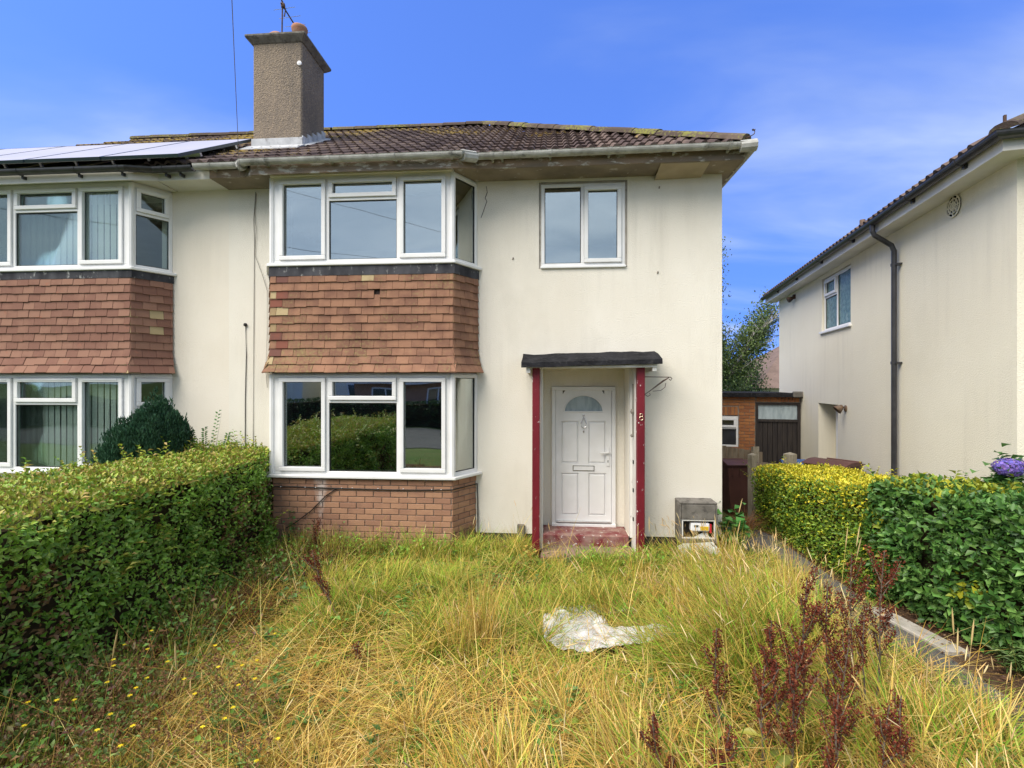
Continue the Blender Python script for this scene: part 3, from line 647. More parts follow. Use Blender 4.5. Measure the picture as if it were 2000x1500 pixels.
sf = MB(); sf.box(-0.99, 1.36, 6.13, 6.499, 4.925, 4.94); sf.box(1.95, 2.327, 6.13, 6.499, 4.925, 4.94); sf.box(2.222, 2.327, 6.50, 13.2, 4.925, 4.94)
sf.box(1.36, 1.95, 6.13, 6.30, 4.925, 4.94)
sf.build('soffit', M['soffit'], house)
MB().hexa([(1.36,6.125,4.918),(1.95,6.125,4.915),(1.95,6.50,4.885),(1.36,6.50,4.872),(1.36,6.125,4.93),(1.95,6.125,4.927),(1.95,6.50,4.897),(1.36,6.50,4.884)]).build('loose_soffit_board', M['soffit_patch'], house)
MB().prism([(-3.78,5.922), (-1.14,5.922), (-0.95,6.13), (-0.95,6.49), (-3.92,6.49), (-4.0,6.13)], 4.92, 4.935).build('bay_soffit', M['soffit'], house)
MB().hexa([(-3.62,6.03,4.886),(-1.24,6.03,4.886),(-1.22,6.10,4.886),(-3.64,6.10,4.886),(-3.62,6.03,4.92),(-1.24,6.03,4.92),(-1.22,6.10,4.92),(-3.64,6.10,4.92)]).build('bay_head_board', M['render'], house)
# ---- roof
HIPX = 2.38
r = MB(); e = lambda x, s: tuple(roof_pt(x, s, -0.035))
sl = (RIDGE_Y-EAVE_Y)/CP
r.quad(e(-4.5,-0.02), e(HIPX,-0.02), (-1.29, RIDGE_Y, RIDGE_Z-0.04), (-4.5, RIDGE_Y, RIDGE_Z-0.04))
r.quad(e(-3.95,-0.21), e(-1.05,-0.21), e(-0.9,0.0), e(-4.1,0.0))
r.quad(e(HIPX,-0.02), (HIPX, 2*RIDGE_Y-EAVE_Y, EAVE_Z-0.03), (-1.29, RIDGE_Y, RIDGE_Z-0.04))
r.quad((HIPX, 2*RIDGE_Y-EAVE_Y, EAVE_Z-0.03), (-4.5, 2*RIDGE_Y-EAVE_Y, EAVE_Z-0.03), (-4.5, RIDGE_Y, RIDGE_Z-0.04), (-1.29, RIDGE_Y, RIDGE_Z-0.04))
roof = r.build('roof', M['ridge'], house)
def chim_skip(x, i):
    y = EAVE_Y+i*GAUGE*CP
    return -4.75 < x < -4.05 and 7.42 < y+0.17 < 8.1
roof_tiles(roof, -4.5, HIPX, hip=HIPX, ext=(-3.95, -1.05), skip=chim_skip)
cap_line(roof, (-4.45, RIDGE_Y, RIDGE_Z+0.02), (-1.23, RIDGE_Y, RIDGE_Z+0.02), M['ridge'])
cap_line(roof, (HIPX-0.02, EAVE_Y+0.02, EAVE_Z+0.03), (-1.28, RIDGE_Y-0.01, RIDGE_Z+0.02), M['ridge'], r=0.12)
sc = [(HIPX-0.05, 6.05, 5.15)]+[(HIPX+0.02+0.035*math.sin(t*0.6)*(1-t/14)+t*0.003, 6.02, 5.17+0.006*t+0.035*(1-math.cos(t*0.6))*(1-t/14)) for t in range(0, 13)]
MB().tube(sc, 0.006, 5).build('hip_iron', M['metal_dark'], roof)
# ---- chimney
CX0, CX1, CY0, CY1, CZ = -4.66, -3.86, 7.30, 8.06, 7.55
ch = MB().box(CX0, CX1, CY0, CY1, 5.5, CZ).build('chimney', M['chimney'], house, bevel=0.02)
cc = MB(); cc.hexa([(CX0-0.01,CY0-0.01,CZ-0.02),(CX1+0.01,CY0-0.01,CZ-0.02),(CX1+0.01,CY1+0.01,CZ-0.02),(CX0-0.01,CY1+0.01,CZ-0.02),(CX0-0.085,CY0-0.085,CZ+0.055),(CX1+0.085,CY0-0.085,CZ+0.055),(CX1+0.085,CY1+0.085,CZ+0.055),(CX0-0.085,CY1+0.085,CZ+0.055)])
cc.box(CX0-0.086, CX1+0.086, CY0-0.086, CY1+0.086, CZ+0.054, CZ+0.095); cc.build('chimney_cap', M['concrete'], ch, bevel=0.008)
pp = [(0.105,0),(0.10,0.12),(0.118,0.145),(0.124,0.185),(0.115,0.205),(0.085,0.21),(0.08,0.14)]
MB().lathe(pp, 18, (CX1-0.10, CY0+0.12, CZ+0.09)).build('chimney_pot', M['terracotta'], ch, smooth=True)
MB().lathe([(0.20,0),(0.15,0.07),(0.1,0.12),(0.02,0.14)], 14, (CX0+0.33, CY0+0.14, CZ+0.09)).build('mortar_haunch', M['terracotta'], ch, smooth=True)
fl = MB()
zf = lambda y: EAVE_Z+(y-EAVE_Y)*0.625
fl.hexa([(CX0-0.015,CY0-0.015,zf(CY0)),(CX1+0.015,CY0-0.015,zf(CY0)),(CX1+0.015,CY0,zf(CY0)),(CX0-0.015,CY0,zf(CY0)),(CX0-0.015,CY0-0.015,zf(CY0)+0.19),(CX1+0.015,CY0-0.015,zf(CY0)+0.19),(CX1+0.015,CY0,zf(CY0)+0.19),(CX0-0.015,CY0,zf(CY0)+0.19)])
fl.hexa([(CX0-0.08,CY0-0.22,zf(CY0-0.22)+0.06),(CX1+0.05,CY0-0.22,zf(CY0-0.22)+0.06),(CX1+0.05,CY0-0.01,zf(CY0)+0.045),(CX0-0.08,CY0-0.01,zf(CY0)+0.045),(CX0-0.08,CY0-0.22,zf(CY0-0.22)+0.075),(CX1+0.05,CY0-0.22,zf(CY0-0.22)+0.075),(CX1+0.05,CY0-0.01,zf(CY0)+0.08),(CX0-0.08,CY0-0.01,zf(CY0)+0.08)])
for i in range(5):
    y0 = CY0+i*0.16; y1 = min(y0+0.17, CY1)
    fl.hexa([(CX1,y0,zf(y0)),(CX1+0.018,y0,zf(y0)),(CX1+0.018,y1,zf(y1)),(CX1,y1,zf(y1)),(CX1,y0,zf(y0)+0.22),(CX1+0.018,y0,zf(y0)+0.22),(CX1+0.018,y1,zf(y0)+0.25),(CX1,y1,zf(y0)+0.25)])
    fl.hexa([(CX1,y0,zf(y0)+0.055),(CX1+0.13,y0,zf(y0)+0.05),(CX1+0.13,y1,zf(y1)+0.05),(CX1,y1,zf(y1)+0.055),(CX1,y0,zf(y0)+0.085),(CX1+0.13,y0,zf(y0)+0.07),(CX1+0.13,y1,zf(y1)+0.07),(CX1,y1,zf(y1)+0.085)])
fl.build('chimney_flashing', M['lead_pale'], ch)
MB().lathe([(0.0,0),(0.035,0.002),(0.035,0.02),(0.0,0.03)], 10).build('cable_clamp', M['plastic_white'], ch, M=Matrix.Translation((CX1-0.03, CY0-0.005, 7.19)) @ Matrix.Rotation(R(90), 4, 'X'))
# ---- front door in its recess
DX0, DX1, DY, DZ0, DZ1 = 0.02, 0.91, 6.90, 0.20, 2.165
fr = MB(); fw = 0.055
fr.box(DX0, DX1, DY-0.03, DY+0.05, DZ1-fw, DZ1); fr.box(DX0, DX0+fw, DY-0.0305, DY+0.049, DZ0+0.03, DZ1-fw); fr.box(DX1-fw, DX1, DY-0.0305, DY+0.049, DZ0+0.03, DZ1-fw)
fr.box(DX0, DX1, DY-0.06, DY+0.05, DZ0, DZ0+0.045)
fr.build('door_frame', M['upvc'], house, bevel=0.005)
lx0, lx1, lz0, lz1 = DX0+fw+0.004, DX1-fw-0.004, DZ0+0.05, DZ1-fw-0.004
dm = MB(); cxm = (lx0+lx1)/2; Wd = lx1-lx0; yF = DY-0.012
# leaf front face with real recesses: rails and stiles around four panels and the fanlight
pan = []
for sx in (-1, 1):
    a = cxm+sx*0.19; pan.append((a-0.125, a+0.125, lz0+0.10, lz0+0.10+0.60)); pan.append((a-0.125, a+0.125, lz0+0.83, lz0+0.83+0.60))
fan_z, fan_r = lz0+1.56, 0.27
holes = pan+[(cxm-fan_r-0.02, cxm+fan_r+0.02, fan_z-0.015, fan_z+fan_r+0.03)]
xs_ = sorted({lx0, lx1, *[h[0] for h in holes], *[h[1] for h in holes]}); zs_ = sorted({lz0, lz1, *[h[2] for h in holes], *[h[3] for h in holes]})
for i in range(len(xs_)-1):
    for j in range(len(zs_)-1):
        x, z = (xs_[i]+xs_[i+1])/2, (zs_[j]+zs_[j+1])/2
        if not any(h[0] < x < h[1] and h[2] < z < h[3] for h in holes): dm.box(xs_[i], xs_[i+1], yF, yF+0.03, zs_[j], zs_[j+1])
dm.box(lx0, lx1, yF+0.024, yF+0.05, lz0, fan_z-0.015)
door = dm.build('front_door', M['upvc'], house)
for a, b, c, d in pan:      # raised and fielded panels
    q = MB(); q.hexa([(a+.03,yF+.006,c+.03),(b-.03,yF+.006,c+.03),(b-.012,yF+.025,c+.012),(a+.012,yF+.025,c+.012),(a+.03,yF+.006,d-.03),(b-.03,yF+.006,d-.03),(b-.012,yF+.025,d-.012),(a+.012,yF+.025,d-.012)])
    ring(q, a, b, c, d, 0.012, yF+0.008, yF+0.026); q.build('door_panel', M['upvc'], door, bevel=0.003)
arc = [(cxm+fan_r*math.cos(t*math.pi/20), fan_z+fan_r*0.86*math.sin(t*math.pi/20)) for t in range(21)]
# spandrel round the fanlight
sp = MB(); hx0, hx1, hz1 = cxm-fan_r-0.02, cxm+fan_r+0.02, fan_z+fan_r+0.03
for i in range(20):
    (xa_, za_), (xb_, zb_) = arc[i], arc[i+1]
    def outp(x, z):
        dx, dz = x-cxm, z-fan_z; s = min((fan_r+0.02)/abs(dx) if abs(dx) > 1e-6 else 9, (fan_r+0.03)/dz if dz > 1e-6 else 9); return cxm+dx*s, fan_z+dz*s
    (xo, zo), (xp, zp) = outp(xa_, za_), outp(xb_, zb_)
    sp.hexa([(xa_,yF,za_),(xb_,yF,zb_),(xp,yF,zp),(xo,yF,zo),(xa_,yF+.03,za_),(xb_,yF+.03,zb_),(xp,yF+.03,zp),(xo,yF+.03,zo)])
sp.box(hx0, hx1, yF, yF+0.03, fan_z-0.015, fan_z)
sp.build('fanlight_surround', M['upvc'], door)
MB().tube([(x, yF-0.002, z) for x, z in arc]+[(cxm-fan_r, yF-0.002, fan_z), (cxm+fan_r, yF-0.002, fan_z)], 0.010, 6).build('fanlight_bead', M['upvc'], door)
fg = MB(); fg.add([(x, yF+0.02, z) for x, z in arc], [tuple(range(21))]); fg.build('fanlight_pane', M['glass_obscure'], door)
MB().tube([(cxm, yF-.012, lz0+1.50), (cxm-.012, yF-.016, lz0+1.46), (cxm-.035, yF-.02, lz0+1.40), (cxm-.03, yF-.022, lz0+1.355), (cxm, yF-.024, lz0+1.33), (cxm+.03, yF-.022, lz0+1.355), (cxm+.035, yF-.02, lz0+1.40), (cxm+.012, yF-.016, lz0+1.46)], 0.006, 6, closed=True).lathe([(0.012,-.008),(0.014,0),(0.012,.008)], 8, (cxm, yF-.01, lz0+1.51)).lathe([(0.008,-.02),(0.01,0),(0.004,.02)], 8, (cxm, yF-.012, lz0+1.29)).build('door_knocker', M['chrome'], door)
hd = MB().box(lx1-0.07, lx1-0.025, yF-0.012, yF, lz0+0.80, lz0+1.06).build('handle_plate', M['upvc'], door, bevel=0.005, seg=2)
MB().box(lx1-0.16, lx1-0.035, yF-0.055, yF-0.035, lz0+0.985, lz0+1.007).box(lx1-0.055, lx1-0.038, yF-0.04, yF-0.01, lz0+0.986, lz0+1.006).build('door_handle', M['upvc'], door, bevel=0.006, seg=2)
MB().box(lx1-0.053, lx1-0.042, yF-0.0145, yF-0.012, lz0+0.855, lz0+0.885).build('keyhole', M['gasket'], door)
lt = MB(); ring(lt, cxm-0.15, cxm+0.15, lz0+0.73, lz0+0.805, 0.008, yF-0.008, yF); lt.build('letterbox_frame', M['chrome'], door)
MB().box(cxm-0.142, cxm+0.142, yF-0.006, yF-0.001, lz0+0.738, lz0+0.797).build('letterbox_flap', M['upvc'], door, bevel=0.003)
MB().box(lx0+0.01, lx1-0.01, yF-0.04, yF-0.001, lz0+0.005, lz0+0.03).build('weather_bar', M['alu'], door, bevel=0.006)
st = MB(); st.box(-0.095, 1.025, 6.45, 6.89, -0.1, 0.212); st.build('door_step', M['red_step'], house, bevel=0.012)
MB().box(-0.12, 1.22, 6.02, 6.44, -0.1, 0.075).build('lower_step', M['slab'], house, bevel=0.015)
# ---- porch
porch = MB()
zb, zfr = 2.60, 2.47
def canopy_pt(x, t, dz): return (x, 6.498-0.46*t, zb+0.04*(x-0.5)*0.6+(zfr-zb)*t+dz+0.005*math.sin(x*9+t*3))
xs_ = np.linspace(-0.36, 1.36, 13); v = []; f = []
for dz, sh in ((0.015, 0), (-0.02, 0)):
    for t in (0, 0.5, 1.0):
        for x in xs_: v.append(canopy_pt(x, t, dz+random.gauss(0, .004)))
n = len(xs_)
for L_ in range(2):
    for j in range(2):
        for i in range(n-1): b = L_*3*n+j*n+i; f.append((b, b+1, b+n+1, b+n))
drip = len(v)
for x in xs_: v.append((x, 6.03, zfr+0.04*(x-0.5)*0.6-0.045+random.gauss(0, .006)))
for x in xs_: v.append((x, 6.05, zfr+0.04*(x-0.5)*0.6-0.045))
for i in range(n-1): f.append((2*n+i, 2*n+i+1, drip+i+1, drip+i)); f.append((drip+i, drip+i+1, drip+n+i+1, drip+n+i)); f.append((drip+n+i, drip+n+i+1, 5*n+i+1, 5*n+i))
f.append((0, n, 2*n, drip, drip+n, 5*n, 4*n, 3*n)); f.append((n-1, 2*n-1, 3*n-1, drip+n-1, drip+2*n-1, 6*n-1, 5*n-1, 4*n-1))
porch.add(v, f); canopy = porch.build('porch_canopy', M['felt'], house)
cf = MB(); cf.box(-0.30, 1.30, 6.07, 6.495, 2.405, 2.445); cf.box(-0.30, -0.25, 6.08, 6.49, 2.34, 2.405); cf.box(1.25, 1.30, 6.08, 6.49, 2.36, 2.405); cf.build('canopy_frame', M['white_worn'], canopy)
for x, nm in ((-0.23, 'l'), (1.075, 'r')):
    p_ = MB().hexa([(x,6.15,-0.02 if nm == 'r' else 0.0),(x+0.095,6.15,-0.02),(x+0.095,6.245,-0.02),(x,6.245,-0.02),(x+0.004,6.15,2.405),(x+0.098,6.15,2.405),(x+0.098,6.245,2.405),(x+0.004,6.245,2.405)]).build('porch_post', M['red'], house, bevel=0.006)
    if nm == 'r':
        nu = MB()
        for cz, rr in ((1.812, 0.019), (1.774, 0.023)):
            nu.tube([(x+0.05+rr*math.sin(t*math.pi/8), 6.142, cz+rr*math.cos(t*math.pi/8)) for t in range(16)], 0.0042, 6, closed=True)
        nu.build('house_number_eight', M['brass'], p_)
        br = MB(); br.tube([(x+0.1,6.19,2.29), (x+0.42,6.19,2.285), (x+0.435,6.19,2.265), (x+0.42,6.19,2.245), (x+0.40,6.19,2.26)], 0.006, 6); br.tube([(x+0.1,6.19,2.07), (x+0.16,6.19,2.11), (x+0.33,6.19,2.24), (x+0.40,6.19,2.28)], [0.005,0.006,0.012,0.005], 6)
        br.tube([(x+0.1,6.19,2.07), (x+0.14,6.19,2.045), (x+0.17,6.19,2.065), (x+0.16,6.19,2.09)], 0.005, 6); br.tube([(x+0.2,6.19,2.11), (x+0.3,6.19,2.12), (x+0.35,6.19,2.16), (x+0.36,6.19,2.21)], 0.004, 6)
        br.build('hanging_basket_bracket', M['metal_dark'], p_)
sd = MB().box(1.062, 1.085, 6.247, 6.495, 0.06, 2.40).box(1.035, 1.062, 6.43, 6.497, 0.2, 2.40).build('porch_side_board', M['white_worn'], house)
for z in (0.45, 0.82, 1.18):
    MB().box(1.052, 1.064, 6.30, 6.345, z, z+0.045).build('board_socket', M['gasket'], sd)
MB().tube([(1.055,6.3,2.2), (1.055,6.3,1.55)], 0.005, 5).tube([(1.055,6.36,2.2), (1.05,6.35,1.9), (1.055,6.36,1.55)], 0.005, 5).lathe([(0.02,-0.03),(0.03,0),(0.02,0.03)], 8, (1.045,6.3,1.85)).lathe([(0.016,-0.02),(0.024,0),(0.016,0.02)], 8, (1.045,6.33,1.54)).build('porch_light_cable', M['cable_pale'], sd)
MB().tube([(-0.115,6.3,2.39), (-0.115,6.3,0.05)], 0.02, 4).build('porch_side_batten', M['white_worn'], house)
MB().box(-0.44, -0.34, 6.455, 6.498, 0.12, 0.33).build('wall_vent_cover', M['concrete'], house, bevel=0.01)
# airbrick hole marks
for x, z in ((1.42, 4.77), (1.40, 3.66), (-0.5, 3.88)):
    MB().tube([(x, 6.494, z-.012), (x+.004, 6.494, z+.014)], 0.009, 6).build('wall_scar', M['mortar'], house)

# ================================================================== the attached house on the left
lh = thing('attached_house', 'neighbouring cream house on the left with white bays, blinds and solar panels', 'house', (-8.3, 6.5, 0))
LA, LB = -8.10, -5.60
wm = wall_mesh(MB(), -12.2, -4.5, 0.20, 4.93, YW, TH_, [(LA-0.1,LB+0.1,0.98,2.31), (LA-0.1,LB+0.1,3.74,4.88)])
wm.box(-12.2, -11.95, YW+TH_, 12.98, 0.2, 4.93); wm.box(-11.95, -4.5, 12.7, 12.98, 0.2, 4.93)
wm.build('wall', M['render_left'], lh)
MB().box(-12.2, -4.5, 6.512, 6.76, -0.3, 0.2).build('plinth', M['plinth'], lh)
rm = MB(); rm.box(-11.9, -4.52, 9.6, 9.7, 0.2, 4.9); rm.box(-11.9, -4.52, 6.78, 12.7, 2.5, 2.62); rm.box(-11.9, -4.52, 6.78, 12.7, 4.9, 4.99); rm.box(-11.9, -4.52, 6.78, 12.7, 0.12, 0.2); rm.box(-4.6, -4.52, 6.78, 9.6, 0.2, 4.9); rm.box(-9.5, -9.4, 6.78, 9.6, 0.2, 4.9)
rm.build('inner_partition', M['room'], lh)
foot2 = bay_solid(MB(), LA, LB, YF, SPL, -0.2, 0.985, 0.012).build('bay_base', M['render_left'], lh)
ap2 = bay_solid(MB(), LA, LB, YF, SPL, 2.34, 3.66, 0.0).build('hung_tile_apron', M['timber'], lh)
hung_tiles(ap2, LA, LB, YF, SPL, 2.345, 3.64, {'a': M['hung_left'], 'p': M['hung_pale'], 'd': M['hung_dark']}, lambda r, q: 'd' if r == 4 else ('p' if r < 9 and r % 9 != 3 else 'a'), 9, xvis=-7.95)
ld = MB(); bay_solid(ld, LA-0.035, LB+0.035, YF-0.035, SPL, 3.62, 3.725); ld.build('lead_apron', M['lead'], lh)
for z0, z1 in ((3.725, 3.765), (0.985, 1.025)):
    s = MB(); bay_solid(s, LA-0.05, LB+0.05, YF-0.06, SPL+0.03, z0, z1); s.build('window_sill', M['upvc'], lh, bevel=0.008)
for z0, h in ((3.765, 1.125), (1.025, 1.30)):
    cols = [(0.10, 0.80, 'c'), (0.80, 1.75, 't'), (1.75, 2.40, 'c')]
    window(lh, (LA, YF, z0), 0, LB-LA, h, cols, name='bay_window', glass='glass_left', split=0.30, vent=True)
    an = math.atan2(0.4, SPL); L = math.hypot(0.4, SPL)
    window(lh, (LB+0.002, YF+0.003, z0), an, L, h, [(0.045, L-0.045, 't')], name='bay_side_window', glass='glass_left', split=0.34)
    window(lh, (LA-SPL-0.002, 6.5, z0), -an, L, h, [(0.045, L-0.045, 't')], name='bay_side_window', glass='glass_left', split=0.34)
    cp = MB()
    for cx, s in ((LB, 1), (LA, -1)): cp.tube([(cx+s*0.004, YF-0.006, z0+0.004), (cx+s*0.004, YF-0.006, z0+h-0.004)], 0.034, 8)
    cp.build('corner_post', M['upvc'], lh)
    bay_solid(MB(), LA, LB, YF, SPL, z0+h, z0+h+0.025, 0.005).build('bay_head', M['upvc'], lh)
    bl = thing('vertical_blind', 'white vertical slat blind behind the %s bay of the left house' % ('upper' if z0 > 3 else 'lower'), 'blind', (LA+1.2, YF+0.16, z0+0.03), 0, 'vertical blinds in the left house')
    MB().box(LA+0.06, LB-0.06, YF+0.085, YF+0.125, z0+h-0.05, z0+h-0.01).build('head_rail', M['upvc'], bl)
    me = MB().box(-0.031, 0.031, -0.001, 0.001, 0.04, h-0.055).mesh('slat', M['blind'])
    x = LA+0.12; ta = 62 if z0 > 3 else 56
    while x < LB-0.08:
        from_mesh('slat', me, bl, Matrix.Translation((x, YF+0.105, z0)) @ Matrix.Rotation(R(14+random.gauss(0, 4)), 4, 'Z')); x += 0.092
fm = MB(); fpp = [(-12.2,6.118), (-8.48,6.118), (-8.28,5.91), (-5.46,5.91), (-5.22,6.118), (-4.5,6.118)]
fm.sweep([(-0.011,0.0), (0.011,0.0), (0.011,0.16), (-0.011,0.16)], [(x, y, 4.915 if y > 6 else 4.85) for x, y in fpp]); fm.build('fascia', M['fascia_white'], lh)
for a_, b_ in ((-12.2, -8.4), (-5.25, -4.5)): MB().box(a_, b_, 6.13, 6.499, 4.925, 4.94).build('soffit', M['fascia_white'], lh)
MB().prism([(-8.27,5.922), (-5.47,5.922), (-5.26,6.13), (-5.27,6.49), (-8.4,6.49), (-8.45,6.13)], 4.92, 4.935).build('bay_soffit', M['fascia_white'], lh)
gl2 = MB().sweep(gutter_prof(), [(-12.2,6.0,5.03), (-8.50,6.0,5.03), (-8.32,5.82,4.985), (-5.42,5.82,4.98), (-5.20,6.0,5.03), (-4.64,6.0,5.035)]).build('gutter', M['gutter_black'], lh)
for x in (-7.7, -6.9, -6.1, -5.5): MB().sweep(gutter_prof(0.063, 0.004), [(x-0.014, 5.82, 4.982), (x+0.014, 5.82, 4.982)]).box(x-.012, x+.012, 5.85, 5.90, 4.89, 4.93).build('gutter_bracket', M['gutter_black'], gl2)
for x in (-5.05, -4.85): MB().sweep(gutter_prof(0.063, 0.004), [(x-0.014, 6.0, 5.032), (x+0.014, 6.0, 5.032)]).box(x-.012, x+.012, 6.03, 6.11, 4.94, 4.98).build('gutter_bracket', M['gutter_black'], gl2)
LHX = -12.55
r = MB(); rx = LHX+(RIDGE_Y-EAVE_Y)
r.quad(e(LHX,-0.02), e(-4.5,-0.02), (-4.5, RIDGE_Y, RIDGE_Z-0.04), (rx, RIDGE_Y, RIDGE_Z-0.04))
r.quad(e(-8.4,-0.21), e(-5.35,-0.21), e(-5.2,0.0), e(-8.55,0.0))
r.quad((LHX, 2*RIDGE_Y-EAVE_Y, EAVE_Z-0.03), e(LHX,-0.02), (rx, RIDGE_Y, RIDGE_Z-0.04))
r.quad((-4.5, 2*RIDGE_Y-EAVE_Y, EAVE_Z-0.03), (LHX, 2*RIDGE_Y-EAVE_Y, EAVE_Z-0.03), (rx, RIDGE_Y, RIDGE_Z-0.04), (-4.5, RIDGE_Y, RIDGE_Z-0.04))
roof2 = r.build('roof', M['ridge'], lh)
# tile courses that show (the solar panels hide the rest of the slope)
roof_tiles(roof2, -10.5, -4.5, ext=(-8.4, -5.35), skip=lambda x, i: (x < -5.6 and i < 4) or (x < rx-0.1-(i-13)*0.0 and x < LHX+0.35+i*GAUGE*CP) or chim_skip(x, i))
cap_line(roof2, (rx, RIDGE_Y, RIDGE_Z+0.02), (-4.5, RIDGE_Y, RIDGE_Z+0.02), M['ridge'])
# ---- solar panels, one object each
ordn = ['nearest the chimney', 'second from the chimney', 'third from the chimney', 'fourth from the chimney', 'fifth from the chimney']
for kx in range(5):
    x1 = -4.76-kx*1.085; x0 = x1-1.06
    b0 = roof_pt(x0, -0.13, 0.12)
    sp_ = thing('solar_panel', 'glossy solar panel low on the left roof, painted pale like reflected grey sky, %s' % ordn[kx], 'solar panel', tuple(b0), 0, 'solar panels on the left roof')
    Mx = Matrix.Translation(b0) @ Matrix.Rotation(PITCH, 4, 'X')
    Lp = 1.86
    MB().box(0.012, 1.048, 0.012, Lp-0.012, 0.026, 0.038).build('panel_glass', M['panel'], sp_, M=Mx)
    q = MB(); q.box(0, 1.06, 0, 0.012, 0, 0.04); q.box(0, 1.06, Lp-0.012, Lp, 0, 0.04); q.box(0, 0.012, 0.012, Lp-0.012, 0, 0.04); q.box(1.048, 1.06, 0.012, Lp-0.012, 0, 0.04); q.box(0.012, 1.048, 0.012, Lp-0.012, 0.0, 0.005)
    q.build('panel_frame', M['panel_frame'], sp_, M=Mx)
    for yr in (0.40, 1.28):
        q = MB(); q.box(0.0, 1.085, yr, yr+0.04, -0.045, -0.002)
        for xx in (0.3, 0.85): q.box(xx, xx+0.03, yr+0.005, yr+0.035, -0.13, -0.045)
        q.build('mounting_rail', M['alu'], sp_, M=Mx)

# ================================================================== neighbour on the right
RA = math.atan2(1.51, 8.32)
rh = thing('neighbour_house', 'cream rendered house at right with black gutter and downpipe on its side wall', 'house', (4.56, 5.14, -0.4), -RA)
def rbuild(mb, name, mat, parent=rh, **k): return mb.build(name, mat, parent, world=False, **k)
SW = 4.80       # soffit height above its own ground
HL, HW = 8.45, 9.0
# side wall in local coordinates: plane x=0, y runs back
wtmp = wall_mesh(MB(), -HL, 0.0, 0.0, SW+0.02, 0.0, 0.27, [(-5.30,-3.90,3.64,4.72), (-5.50,-4.47,0.0,2.21)])
w2 = MB(); rot = lambda p: (p[1], -p[0], p[2])
w2.v = [rot(p) for p in wtmp.v]; w2.f = wtmp.f
w2.box(0.27, HW, 0.0, 0.27, 0.0, SW+0.02); w2.box(0.27, HW, HL-0.27, HL, 0.0, SW+0.02); w2.box(HW-0.27, HW, 0.27, HL-0.27, 0, SW+0.02)
w2.box(0.26, 0.34, 4.3, 4.48, 0, 2.5); w2.box(0.26, 0.34, 5.49, 5.65, 0, 2.5)
rbuild(w2, 'wall', M['render_right'])
rbuild(MB().box(0.30, 0.36, 4.45, 5.55, 0.0, 2.22), 'side_door_surround', M['render_right'])
sdr = rbuild(MB().box(0.215, 0.29, 4.49, 5.20, 0.05, 2.15), 'side_door', M['upvc'], bevel=0.006)
rbuild(MB().box(0.205, 0.214, 4.60, 4.66, 0.7, 1.95), 'side_door_pane', M['glass_green'], sdr)
rbuild(MB().box(0.20, 0.213, 4.585, 4.675, 0.66, 0.685), 'side_door_trim', M['upvc'], sdr)
window(rh, (0.05, 5.28, 3.66), R(-90), 1.36, 1.05, [(0.03, 0.66, 't'), (0.66, 1.33, 'f')], name='landing_window', glass='glass_green', split=0.36, local=True, vent=True)
rbuild(MB().box(-0.045, 0.06, 3.86, 5.34, 3.61, 3.66), 'window_sill', M['upvc'], bevel=0.008)
# eaves, hipped roof, gutter
OV = 0.26
rbuild(MB().box(-OV, 0.0, -OV, HL+OV, SW+0.003, SW+0.02).box(0.0, HW+OV, -OV, 0.0, SW+0.003, SW+0.02), 'soffit', M['fascia_white'])
rbuild(MB().sweep([(-0.01,0), (0.01,0), (0.01,0.16), (-0.01,0.16)], [(-OV-0.005, HL+OV, SW-0.01), (-OV-0.005, -OV-0.005, SW-0.01), (HW+OV, -OV-0.005, SW-0.01)][::-1]), 'fascia', M['fascia_white'])
ggr = rbuild(MB().sweep(gutter_prof(0.06), [(-OV-0.075, HL+OV, SW+0.14), (-OV-0.075, -OV-0.075, SW+0.14), (HW+OV, -OV-0.075, SW+0.14)]), 'gutter', M['gutter_black'])
for y in (0.25, 1.25, 3.0, 4.4, 5.9, 7.4): rbuild(MB().sweep(gutter_prof(0.066, 0.005), [(-OV-0.075, y+0.02, SW+0.14), (-OV-0.075, y-0.02, SW+0.14)]).box(-OV-0.05, -OV-0.012, y-0.02, y+0.02, SW+0.05, SW+0.10), 'gutter_bracket', M['gutter_black'], ggr)
rr_ = MB(); z0 = SW+0.15; pr_ = 0.60; hw = (HW+2*OV)/2; hl = (HL+2*OV)/2; o = -OV-0.04
c1, c2, c3, c4 = (o, o, z0), (HW+OV+0.04, o, z0), (HW+OV+0.04, HL+OV+0.04, z0), (o, HL+OV+0.04, z0)
k1, k2 = (o+hl, o+hl, z0+hl*pr_), (HW+OV-hl+0.04, o+hl, z0+hl*pr_)
rr_.quad(c1, c2, k2, k1); rr_.quad(c2, c3, k2); rr_.quad(c3, c4, k1, k2); rr_.quad(c4, c1, k1); rr_.quad(c4, c3, c2, c1)
rroof = rbuild(rr_, 'roof', M['roof_far'])
# eaves course of tiles that shows above the gutter
tme = tile_mesh('roof_tile', M['roof'])
for kx in range(29):
    y = HL+OV-0.02-kx*0.3-0.3
    if y < -OV-0.1: break
    from_mesh('roof_tile', tme, rroof, Matrix.Translation((o-0.02, y+0.3, z0+0.012)) @ Matrix.Rotation(R(-90), 4, 'Z') @ Matrix.Rotation(math.atan(pr_), 4, 'X'), world=False)
mtmp = MB(); d_ = Vector((hl, hl, hl*pr_)).normalized()
cap = MB(); prc = [(math.cos(math.pi*k/6)*0.11, math.sin(math.pi*k/6)*0.07) for k in range(7)]
cap.add([(x, yy, z) for yy in (0, 0.45) for x, z in prc], [(i, i+1, 8+i, 7+i) for i in range(6)]+[tuple(range(6, -1, -1))]); cme = cap.mesh('hip_tile', M['ridge'])
for i in range(9): from_mesh('hip_tile', cme, rroof, Matrix.Translation(Vector(c1)+d_*(0.43*i+0.06)+Vector((0,0,0.02))) @ d_.to_track_quat('Y', 'Z').to_matrix().to_4x4(), world=False)
